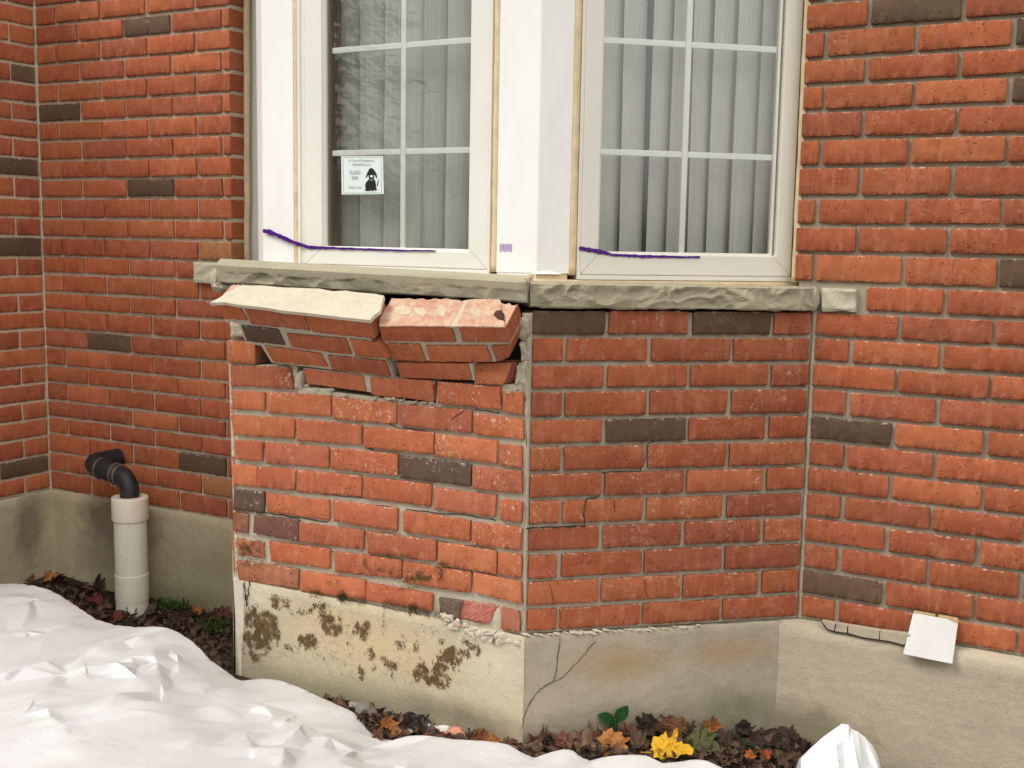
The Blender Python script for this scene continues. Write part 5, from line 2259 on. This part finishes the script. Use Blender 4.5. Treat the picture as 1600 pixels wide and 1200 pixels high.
    tmp = bpy.data.objects.new('plastic_sheet', me)
    link(tmp)
    md = tmp.modifiers.new('sub', 'SUBSURF')
    md.levels = 3
    md.render_levels = 3
    md.use_creases = True
    dg = bpy.context.evaluated_depsgraph_get()
    me2 = bpy.data.meshes.new_from_object(tmp.evaluated_get(dg))
    bpy.data.objects.remove(tmp)
    me2.materials.clear()
    me2.materials.append(M['sheet'])
    smooth(me2)
    me2.set_sharp_from_angle(angle=R(34))
    o = put('plastic_sheet', me2)
    o.location = c
    tag(o, 'large crumpled white plastic sheet covering the heap at lower left', 'plastic sheet')


plastic_sheet()


def small_sheet():
    Pk = onZ(1322, 1132, -0.185)
    cx_, cy_ = Pk.x, Pk.y
    # outline in the picture, on a common depth through the peak facing the camera
    nrm = Vector((-FW.x, -FW.y, 0)).normalized()
    out = [(1244, 1215), (1251, 1186), (1268, 1168), (1286, 1152), (1303, 1138), (1316, 1132), (1325, 1131), (1331, 1139), (1340, 1143), (1352, 1152), (1364, 1166), (1371, 1180), (1369, 1196), (1363, 1225)]
    top = [hit(x, y, Pk, nrm) for x, y in out]
    n = len(top)
    v, f = [], []
    rows = 9
    rnd_ = random.Random(3)
    for j in range(-3, rows):
        for i, p in enumerate(top):
            if j < 0:
                k = -j / 3
                q = p - nrm * 0.05 * k * 1.5
                q = Vector((q.x, q.y, p.z + (gz(q.x, q.y) - 0.02 - p.z) * k ** 1.5))
            else:
                k = j / (rows - 1)
                fwd = nrm * (0.16 * k)
                base = Pk + (p - Pk) * (1 + 0.35 * k)
                q = Vector((base.x + fwd.x, base.y + fwd.y, 0))
                zz = p.z + (gz(q.x, q.y) + 0.0 - p.z) * (k ** 0.8)
                fold = 0.014 * math.sin(i * 1.9 + 0.6) * math.sin(math.pi * min(1, k * 1.3)) + 0.006 * noise.noise(Vector((i * 0.9, j * 0.8, 3)))
                q = Vector((q.x, q.y, zz)) + nrm * fold * 1.6
            v.append(q)
    tot = rows + 3
    for j in range(tot - 1):
        for i in range(n - 1):
            a = j * n + i
            f.append((a, a + 1, a + n + 1, a + n))
    c = Pk.copy()
    bm_o = mesh('plastic_sheet', [p - c for p in v], f, M['sheet'], None, sm=False)
    bm_o.location = c
    tag(bm_o, 'small peaked scrap of white plastic by the right footing', 'plastic sheet')


small_sheet()

# ------------------------------------------------------------------ leaves, stones, plants
LOBE = [(0, -.5), (.05, -.42), (.20, -.44), (.34, -.36), (.30, -.24), (.44, -.16), (.52, -.02), (.40, .02), (.42, .14), (.55, .20), (.60, .30), (.42, .30), (.30, .26), (.24, .30), (.26, .42), (.18, .46),
        (.14, .58), (0, .72)]


def maple_mesh(seed, curl=0.25, broken=0.0):
    rnd_ = random.Random(seed)
    right = [(x * (1 + rnd_.uniform(-.1, .1)), y + rnd_.uniform(-.03, .03)) for x, y in LOBE]
    left = [(-x * (1 + rnd_.uniform(-.1, .1)), y + rnd_.uniform(-.03, .03)) for x, y in LOBE[1:-1]]
    poly = right + left[::-1]
    poly = [(x + rnd_.uniform(-.015, .015), y) for x, y in poly]
    bm = bmesh.new()
    vs = [bm.verts.new((x, y, 0)) for x, y in poly]
    c = bm.verts.new((0, -0.1, 0))
    n = len(vs)
    for i in range(n):
        bm.faces.new((vs[i], vs[(i + 1) % n], c))
    bmesh.ops.subdivide_edges(bm, edges=list(bm.edges), cuts=3, use_grid_fill=True)
    ph, ax = rnd_.uniform(0, 6.28), rnd_.uniform(0, 3.14)
    k2 = rnd_.uniform(-.3, .6)
    for v in bm.verts:
        x, y = v.co.x, v.co.y
        r = math.hypot(x, y)
        d = x * math.cos(ax) + y * math.sin(ax)
        e = -x * math.sin(ax) + y * math.cos(ax)
        z = curl * (d * d * 1.6 + k2 * e * e) + 0.05 * curl * 4 * noise.noise(Vector((x * 3 + seed, y * 3, ph)))
        z += 0.06 * abs(math.sin(math.atan2(x, y + .1) * 3.5)) * r
        v.co.z = z
        v.co.x *= 1 - 0.22 * abs(d) * curl * 2
    for v in bm.verts:
        q = Vector((v.co.x * 4 + seed, v.co.y * 4, 0.5))
        v.co.z += 0.24 * abs(noise.noise(q * 0.8)) + 0.10 * noise.noise(q * 1.9)
        v.co.x += 0.085 * noise.noise(q * 1.1)
        v.co.y += 0.085 * noise.noise(q * 1.1 + Vector((4, 4, 4)))
    # stalk
    s = [bm.verts.new(p) for p in ((-.012, -.48, 0), (.012, -.48, 0), (.03, -.78, .05), (.015, -.78, .05))]
    bm.faces.new(s)
    me = bpy.data.meshes.new('maple_leaf')
    bm.to_mesh(me)
    bm.free()
    me.materials.append(M['leaf'])
    smooth(me)
    me.set_sharp_from_angle(angle=R(50))
    return me


LEAVES = [maple_mesh(40 + i, [0.3, 0.6, 0.9, 1.2][i % 4]) for i in range(16)]
BR, DK, OR, YE, GR, RU, TA = (0.15, 0.062, 0.03), (0.05, 0.028, 0.02), (0.42, 0.18, 0.05), (0.72, 0.42, 0.02), (0.10, 0.105, 0.035), (0.20, 0.07, 0.035), (0.22, 0.135, 0.08)
# px, py, size in photo pixels, colour, tilt towards viewer (degrees), label
LV = [
    (842, 1160, 44, (0.11, 0.05, 0.03), 30, 'dark brown curled leaf at the plastic edge, under the reddish folded leaf'),
    (880, 1164, 46, (0.17, 0.075, 0.04), 25, 'dull brown leaf lying low between the crack and the pale tan leaf'),
    (940, 1156, 36, (0.12, 0.055, 0.03), 35, 'brown leaf right behind the orange leaf, at the seedling foot'),
    (998, 1164, 44, (0.10, 0.05, 0.028), 25, 'brown leaf lying between the orange leaf and the yellow leaf'),
    (1076, 1150, 40, (0.07, 0.035, 0.022), 40, 'dark leaf squeezed between the shiny brown and olive leaves'),
    (1130, 1160, 40, (0.06, 0.04, 0.028), 20, 'blackish leaf right of the olive leaf'),
    (1140, 1182, 36, (0.09, 0.06, 0.035), 15, 'dull brown leaf flat near the green blades at the bottom'),
    (1185, 1164, 34, (0.05, 0.03, 0.022), 25, 'dark leaf flat below the upright shrivelled leaf'),
    (1250, 1170, 34, (0.045, 0.03, 0.022), 10, 'black wet leaf beside the small plastic scrap'),
    (1222, 1188, 40, (0.10, 0.055, 0.03), 12, 'brown leaf at the bottom edge left of the plastic scrap'),
    (680, 1152, 26, (0.06, 0.035, 0.025), 20, 'dark leaf behind the plastic edge near the white chips'),
    (625, 1128, 24, (0.07, 0.04, 0.025), 45, 'dark brown leaf against the footing above the orange pointed leaf'),
    (800, 1162, 30, (0.13, 0.06, 0.035), 25, 'brown leaf at the plastic edge right under the bay corner'),
    (825, 1155, 52, BR, 45, 'brown curled maple leaf against the plastic, left end of the leaf pile'),
    (866, 1146, 46, RU, 50, 'reddish brown folded maple leaf leaning below the crack in the footing'),
    (896, 1142, 40, BR, 40, 'brown maple leaf between the seedling and the reddish folded leaf'),
    (918, 1148, 34, RU, 60, 'small upright rust leaf just left of the green seedling'),
    (915, 1170, 44, TA, 30, 'pale tan withered leaf in front of the seedling'),
    (958, 1168, 54, OR, 40, 'orange maple leaf below the seedling, beside the yellow leaf'),
    (1044, 1180, 66, YE, 25, 'bright yellow maple leaf at the edge of the white plastic'),
    (1050, 1146, 52, (0.14, 0.06, 0.022), 55, 'large shiny brown maple leaf standing behind the yellow leaf'),
    (1012, 1142, 50, DK, 50, 'dark brown maple leaf left of the large shiny brown leaf'),
    (985, 1152, 36, BR, 35, 'brown torn leaf between the orange leaf and the dark leaf'),
    (1112, 1142, 36, OR, 65, 'ochre maple leaf standing upright near the right footing'),
    (1095, 1166, 54, GR, 35, 'olive green fading maple leaf right of the yellow leaf'),
    (1160, 1150, 40, DK, 55, 'dark shrivelled leaf upright by the bay footing, far right of the pile'),
    (1172, 1188, 26, (0.55, 0.17, 0.04), 30, 'small orange leaf scrap beside the green blades at the bottom'),
    (1196, 1184, 22, (0.5, 0.11, 0.03), 40, 'small red-orange leaf at the bottom, next to the orange scrap'),
    (1212, 1172, 36, DK, 20, 'dark wet leaf flat on the soil below the wall corner'),
    (1232, 1155, 40, DK, 25, 'dark brown leaf left of the small plastic scrap'),
    (1205, 1160, 22, TA, 20, 'small tan leaf scrap under the wall corner'),
    (605, 1137, 30, OR, 60, 'orange pointed leaf standing beside the grey stone'),
    (618, 1147, 24, (0.42, 0.18, 0.06), 50, 'light orange leaf leaning on the dark leaves, left end of the strip'),
    (592, 1150, 26, BR, 30, 'brown leaf at the plastic edge under the orange pointed leaf'),
    (640, 1140, 34, DK, 35, 'blackish leaf right of the orange pointed leaf'),
    (660, 1132, 28, DK, 50, 'dark pointed leaf below the moss patch'),
    (765, 1148, 38, RU, 50, 'rust red leaf by the footing right of the brick fragment'),
    (782, 1155, 30, OR, 30, 'orange brown leaf at the foot of the bay corner'),
    (740, 1150, 26, DK, 25, 'dark leaf scrap between brick fragment and rust leaf'),
    (80, 908, 26, OR, 40, 'orange leaf on the soil in the far left corner'),
    (45, 905, 22, BR, 30, 'brown leaf half behind the plastic in the far left corner'),
    (150, 946, 28, (0.16, 0.04, 0.03), 35, 'dark red leaf on soil left of the white pipe'),
    (152, 920, 24, DK, 60, 'black curled leaf against the wall left of the pipe'),
    (183, 966, 22, (0.2, 0.05, 0.03), 15, 'reddish leaf scrap touching the pipe foot'),
    (236, 956, 30, (0.11, 0.075, 0.06), 25, 'grey brown leaf right of the pipe foot'),
    (308, 957, 22, OR, 30, 'small orange leaf among grass right of the pipe'),
    (345, 965, 34, (0.12, 0.05, 0.03), 55, 'brown leaf with upright stalk against the bay footing'),
    (205, 958, 24, DK, 50, 'dark leaf curled on the front of the pipe foot'),
    (270, 970, 34, DK, 10, 'flat dark wet leaf between pipe and grass tuft'),
    (300, 985, 30, (0.07, 0.04, 0.03), 15, 'flat brown leaf in front of the grass tuft'),
]


def leaf(px, py, size, c, tiltd, label, idx):
    p = None
    d = ray(px, py)
    # march down the view ray to the soil
    t_ = 1.0
    while t_ < 6:
        q = CAM + d * t_
        if q.z < gz(q.x, q.y) + 0.012:
            p = q
            break
        t_ += 0.004
    if p is None:
        return
    m_per_px = t_ * d.dot(FW) / F
    s = size * m_per_px * 0.84
    rnd_ = random.Random(idx * 7 + 3)
    me = LEAVES[rnd_.randrange(len(LEAVES))]
    tiltd = min(tiltd, 48)
    o = bpy.data.objects.new('maple_leaf', me)
    link(o)
    yaw = rnd_.uniform(-0.9, 0.9)
    to_cam = Vector((CAM.x - p.x, CAM.y - p.y, 0)).normalized()
    base = math.atan2(to_cam.y, to_cam.x) + math.pi / 2
    o.rotation_euler = (R(tiltd), R(rnd_.uniform(-18, 18)), base + yaw * 0.6)
    # a random spin of the leaf in its own plane
    spin = Matrix.Rotation(rnd_.uniform(0, 6.28), 4, 'Z')
    o.scale = (s, s, s)
    rot = o.rotation_euler.to_matrix().to_4x4() @ spin
    o.rotation_euler = rot.to_euler()
    o.location = p + Vector((0, 0, s * 0.25 * math.sin(R(tiltd))))
    if o.location.y > BAY_Y - 0.02 and -1.5 < p.x < -0.55:
        o.location.y = BAY_Y - 0.03
    o.color = (*c, 1)
    tag(o, label, 'leaf', 'fallen leaves by the footing')


for i, a in enumerate(LV):
    leaf(*a, i)


def litter():
    """countless crumbs of leaf and bark on the soil"""
    rnd_ = random.Random(77)
    SW = zpx(SIL)

    def sil_y(x):
        for p, q in zip(SW, SW[1:]):
            if p.x <= x <= q.x:
                return p.y + (q.y - p.y) * (x - p.x) / max(1e-6, q.x - p.x)
        return -9
    v, f = [], []
    zones = [((-2.75, -0.75), (-1.45, -0.02), 3800), ((-1.2, -0.72), (-0.4, -0.49), 2600), ((-0.62, -0.75), (0.25, -0.02), 5200), ((0.1, -0.5), (0.7, -0.06), 1200)]
    for (lo, hi, n) in zones:
        for i in range(n):
            x, y = rnd_.uniform(lo[0], hi[0]), rnd_.uniform(lo[1], hi[1])
            if y < sil_y(x) - 0.004:
                continue
            # keep out of the masonry
            if y > -0.012 - (0.04 if x > -0.05 else 0):
                continue
            if -1.93 < x < 0.0 and (Vector((x, y, 0)).dot(N_R) < 0.012 and y > BAY_Y - 0.012 and x > -1.47):
                continue
            if -1.95 < x < -1.46 and (Vector((x, y, 0)) - LCOR).dot(N_L) < 0.012:
                continue
            s = rnd_.uniform(0.004, 0.016)
            p = Vector((x, y, gz(x, y) + rnd_.uniform(0.001, 0.014)))
            a = Vector((rnd_.uniform(-1, 1), rnd_.uniform(-1, 1), rnd_.uniform(-.6, .6))).normalized() * s
            b = Vector((rnd_.uniform(-1, 1), rnd_.uniform(-1, 1), rnd_.uniform(-.6, .6))).normalized() * s * 0.6
            k = len(v)
            v.extend([p - a, p + b, p + a, p - b + Vector((0, 0, s * .3))])
            f.append((k, k + 1, k + 2))
            f.append((k, k + 2, k + 3))
    # bigger curled scraps
    for (lo, hi, n) in zones:
        for i in range(int(n * 0.20)):
            x, y = rnd_.uniform(lo[0], hi[0]), rnd_.uniform(lo[1], hi[1])
            if y < sil_y(x) + 0.012 or y > -0.03 - (0.05 if x > -0.05 else 0):
                continue
            if -1.99 < x < 0.02 and Vector((x, y, 0)).dot(N_R) < 0.03 and y > BAY_Y - 0.03 and x > -1.5:
                continue
            if -1.99 < x < -1.45 and (Vector((x, y, 0)) - LCOR).dot(N_L) < 0.03:
                continue
            s_ = rnd_.uniform(0.010, 0.024)
            base = Vector((x, y, gz(x, y) + rnd_.uniform(0.006, 0.020)))
            rm = Matrix.Rotation(rnd_.uniform(0, 6.28), 3, 'Z') @ Matrix.Rotation(rnd_.gauss(0, .6), 3, 'X') @ Matrix.Rotation(rnd_.gauss(0, .6), 3, 'Y')
            cu_ = rnd_.uniform(-.9, .9)
            k = len(v)
            m_ = 8
            v.append(base)
            for g in range(m_):
                a = 6.283 * g / m_
                r_ = s_ * rnd_.uniform(.55, 1.25)
                q = Vector((r_ * math.cos(a), r_ * .75 * math.sin(a), cu_ * (r_ * math.cos(a)) ** 2 / s_))
                v.append(base + rm @ q)
            for g in range(m_):
                f.append((k, k + 1 + g, k + 1 + (g + 1) % m_))
    o = mesh('leaf_litter', v, f, M['litter'])
    o['kind'] = 'stuff'
    o['label'] = 'dark crumbs of leaves and bark on the soil'


def litter_material():
    t = NT('litter')
    s = t.coord()
    a = t.noise(s, 55, 2, 0.5)
    b = t.noise(s, 90, 2, 0.5)
    c = t.mix(t.ramp(a, 0.42, 0.62), (0.035, 0.022, 0.016), (0.11, 0.058, 0.034))
    c = t.mix(t.ramp(b, 0.64, 0.70), c, (0.22, 0.10, 0.04))
    return t.finish(c, 0.75, None, 0.3)


M['litter'] = litter_material()
litter()


def soil_hit(px, py, lift=0.0):
    d = ray(px, py)
    t_ = 1.0
    while t_ < 7:
        q = CAM + d * t_
        if q.z < gz(q.x, q.y) + lift:
            return q, t_ * d.dot(FW) / F
        t_ += 0.004
    return q, 0.0015


ST = [(570, 1115, 17, 15, (0.19, 0.175, 0.15), 'rounded grey stone at the plastic edge under the footing'),
      (552, 1105, 12, 6, (0.34, 0.31, 0.26), 'small pale stone chip left of the rounded grey stone'),
      (650, 1120, 13, 12, (0.05, 0.045, 0.045), 'dark slate chip upright below the moss'),
      (683, 1132, 14, 9, (0.06, 0.055, 0.055), 'black stone lump right of the slate chip'),
      (676, 1142, 10, 9, (0.62, 0.60, 0.54), 'white mortar chip beside the black stone'),
      (694, 1146, 12, 11, (0.66, 0.63, 0.57), 'larger pointed white mortar chip left of the brick fragment'),
      (640, 1146, 6, 6, (0.6, 0.57, 0.5), 'tiny white pebble among dark leaves'),
      (719, 1148, 16, 12, (0.55, 0.24, 0.16), 'pink broken brick fragment on the soil below the footing'),
      (706, 1140, 11, 6, (0.5, 0.2, 0.13), 'thin red brick flake beside the brick fragment'),
      (742, 1140, 10, 5, (0.45, 0.40, 0.33), 'flat beige mortar piece right of the brick fragment'),
      (938, 1146, 5, 4, (0.7, 0.68, 0.62), 'tiny white pebble at the seedling foot'),
      (1196, 1158, 7, 4, (0.65, 0.62, 0.56), 'white pebble under the wall corner')]


def stone_mat():
    t = NT('loose stone')
    oi = t.node('ShaderNodeObjectInfo')
    s = t.coord(rnd=True)
    a = t.noise(s, 60, 4, 0.65)
    c = t.mix(t.ramp(a, 0.35, 0.75, 0, 0.5), oi.outputs['Color'], t.mix(1.0, oi.outputs['Color'], (0.5, 0.5, 0.5), 'MULTIPLY'))
    return t.finish(c, 0.9, t.bump(t.noise(s, 200, 3), 0.001), 0.2)


M['loose'] = stone_mat()
for i, (x, y, rx, ry, c, lab) in enumerate(ST):
    p, mp = soil_hit(x, y, 0.01)
    if p.y > BAY_Y - 0.02 and p.x < -0.54:
        p.y = BAY_Y - 0.03
    o = lump(None, 'brick_fragment' if 'brick' in lab else 'stone', p + Vector((0, 0, ry * mp * 0.3)), (rx * mp, rx * mp * 0.7, ry * mp), M['loose'], i + 3, 2, 0.45)
    smooth(o.data, False)
    o.color = (*c, 1)
    tag(o, lab, 'brick fragment' if 'brick' in lab else 'stone', 'rubble below the bay')


def seedling():
    p, mp = soil_hit(956, 1150, 0.0)
    p = p + UP * mp * 6 + N_R * 0.022
    t = thing('seedling', 'small dark green seedling with two leaves against the bay footing', 'plant', tuple(p))
    top = p + Vector((0, 0, 0.045))
    v, f = tube([p - Vector((0, 0, .03)), p + Vector((.002, 0, .02)), top], [.003, .0025, .002], 8)
    child_world(mesh('stem', v, f, M['plant'], None, sm=True), t)

    def blade(base, tip, w, bend):
        v, f = [], []
        ax = tip - base
        side = ax.cross(Vector((CAM - base))).normalized()
        nn = side.cross(ax).normalized()
        n = 8
        for i in range(n + 1):
            k = i / n
            c_ = base + ax * k + nn * bend * math.sin(math.pi * k)
            ww = w * math.sin(math.pi * min(1, (k * 0.92 + 0.06))) ** 0.8
            v += [c_ - side * ww + nn * ww * .25, c_, c_ + side * ww + nn * ww * .25]
        for i in range(n):
            for q in (0, 1):
                a = i * 3 + q
                f.append((a, a + 1, a + 4, a + 3))
        child_world(mesh('leaf', v, f, M['plant'], None, sm=True), t)
    sx = RT * mp
    sy = UP * mp
    j = p + sy * 22
    blade(j, j + sx * -25 + sy * 11, 9 * mp, .003)
    blade(j + sx * 2, j + sx * 21 + sy * 24, 9.5 * mp, .003)
    blade(p + sy * 4 + sx * -1, p + sy * 24, 7 * mp, .002)


seedling()


def grass():
    rnd_ = random.Random(8)
    v, f = [], []
    for (px, py, sp, n, h_) in ((345, 985, 0.10, 420, 0.036), (262, 950, 0.06, 230, 0.032), (290, 948, 0.06, 160, 0.032), (1155, 1170, 0.05, 90, 0.03), (1185, 1186, 0.035, 60, 0.03), (1130, 1180, 0.05, 60, .025)):
        p, mp = soil_hit(px, py, 0.0)
        for i in range(n):
            a, r = rnd_.uniform(0, 6.28), sp * rnd_.random() ** .7
            x, y = p.x + r * math.cos(a), p.y + r * math.sin(a) * 0.7
            b = Vector((x, y, gz(x, y) - .002))
            d = Vector((rnd_.uniform(-1, 1), rnd_.uniform(-1, 1), rnd_.uniform(.4, 1.3))).normalized()
            L = h_ * rnd_.uniform(.7, 1.9)
            w = Vector((rnd_.uniform(-1, 1), rnd_.uniform(-1, 1), 0)).normalized() * 0.0014
            m1 = b + d * L * .55
            tp = b + d * L + Vector((0, 0, -L * .25))
            k = len(v)
            v.extend([b - w, b + w, m1 + w * .8, m1 - w * .8, tp])
            f += [(k, k + 1, k + 2, k + 3), (k + 3, k + 2, k + 4)]
    o = mesh('grass', v, f, M['grass'])
    o['kind'] = 'stuff'
    o['label'] = 'short green grass tufts on the soil by the footing'


grass()

# ------------------------------------------------------------------ trees across the yard, seen mirrored in the left window
def conifer(seed, hgt):
    rnd_ = random.Random(seed)
    v, f = [], []
    for i in range(3600):
        t_ = rnd_.random() ** 0.8
        z = 0.5 + (hgt - 0.5) * t_
        rad = (hgt * 0.26) * (1 - t_) + 0.1
        a = rnd_.uniform(0, 6.283)
        tier = 0.75 + 0.25 * math.sin(z * 9 + a * 2)
        r = rad * tier * rnd_.random() ** 0.35
        c = Vector((r * math.cos(a), r * math.sin(a), z - r * 0.35))
        out = Vector((math.cos(a), math.sin(a), -0.35)).normalized()
        s = rnd_.uniform(0.10, 0.26)
        side = out.cross(Vector((0, 0, 1))).normalized() * s * 0.35
        k = len(v)
        v.extend([c - side, c + side, c + out * s + Vector((0, 0, rnd_.uniform(-.1, .1)))])
        f.append((k, k + 1, k + 2))
    return v, f


tv, tf = conifer(3, 7.5)
crown = bpy.data.meshes.new('crown')
crown.from_pydata(tv, [], tf)
crown.update()
crown.materials.append(M['needles'])
kv, kf = tube([Vector((0, 0, -.2)), Vector((0, 0, 3)), Vector((0, 0, 7.2))], [.17, .11, .02], 10)
trunk = bpy.data.meshes.new('trunk')
trunk.from_pydata([tuple(p) for p in kv], [], kf)
trunk.materials.append(M['bark'])
for (x, y, s, lab) in ((-7.6, -8.6, 1.0, 'dark spruce across the yard, mirrored in the left window'), (-5.0, -9.4, 0.85, 'shorter dark spruce across the yard, mirrored in the left window'),
                       (-10.5, -8.0, 1.15, 'tallest dark spruce across the yard, mirrored in the left window')):
    t = thing('spruce_tree', lab, 'tree', (x, y, -0.455), 'spruces across the yard')
    for nm, me in (('crown', crown), ('trunk', trunk)):
        o = bpy.data.objects.new(nm, me)
        link(o)
        o.parent = t
        o.scale = (s, s, s)
        o.rotation_euler = (0, 0, x)
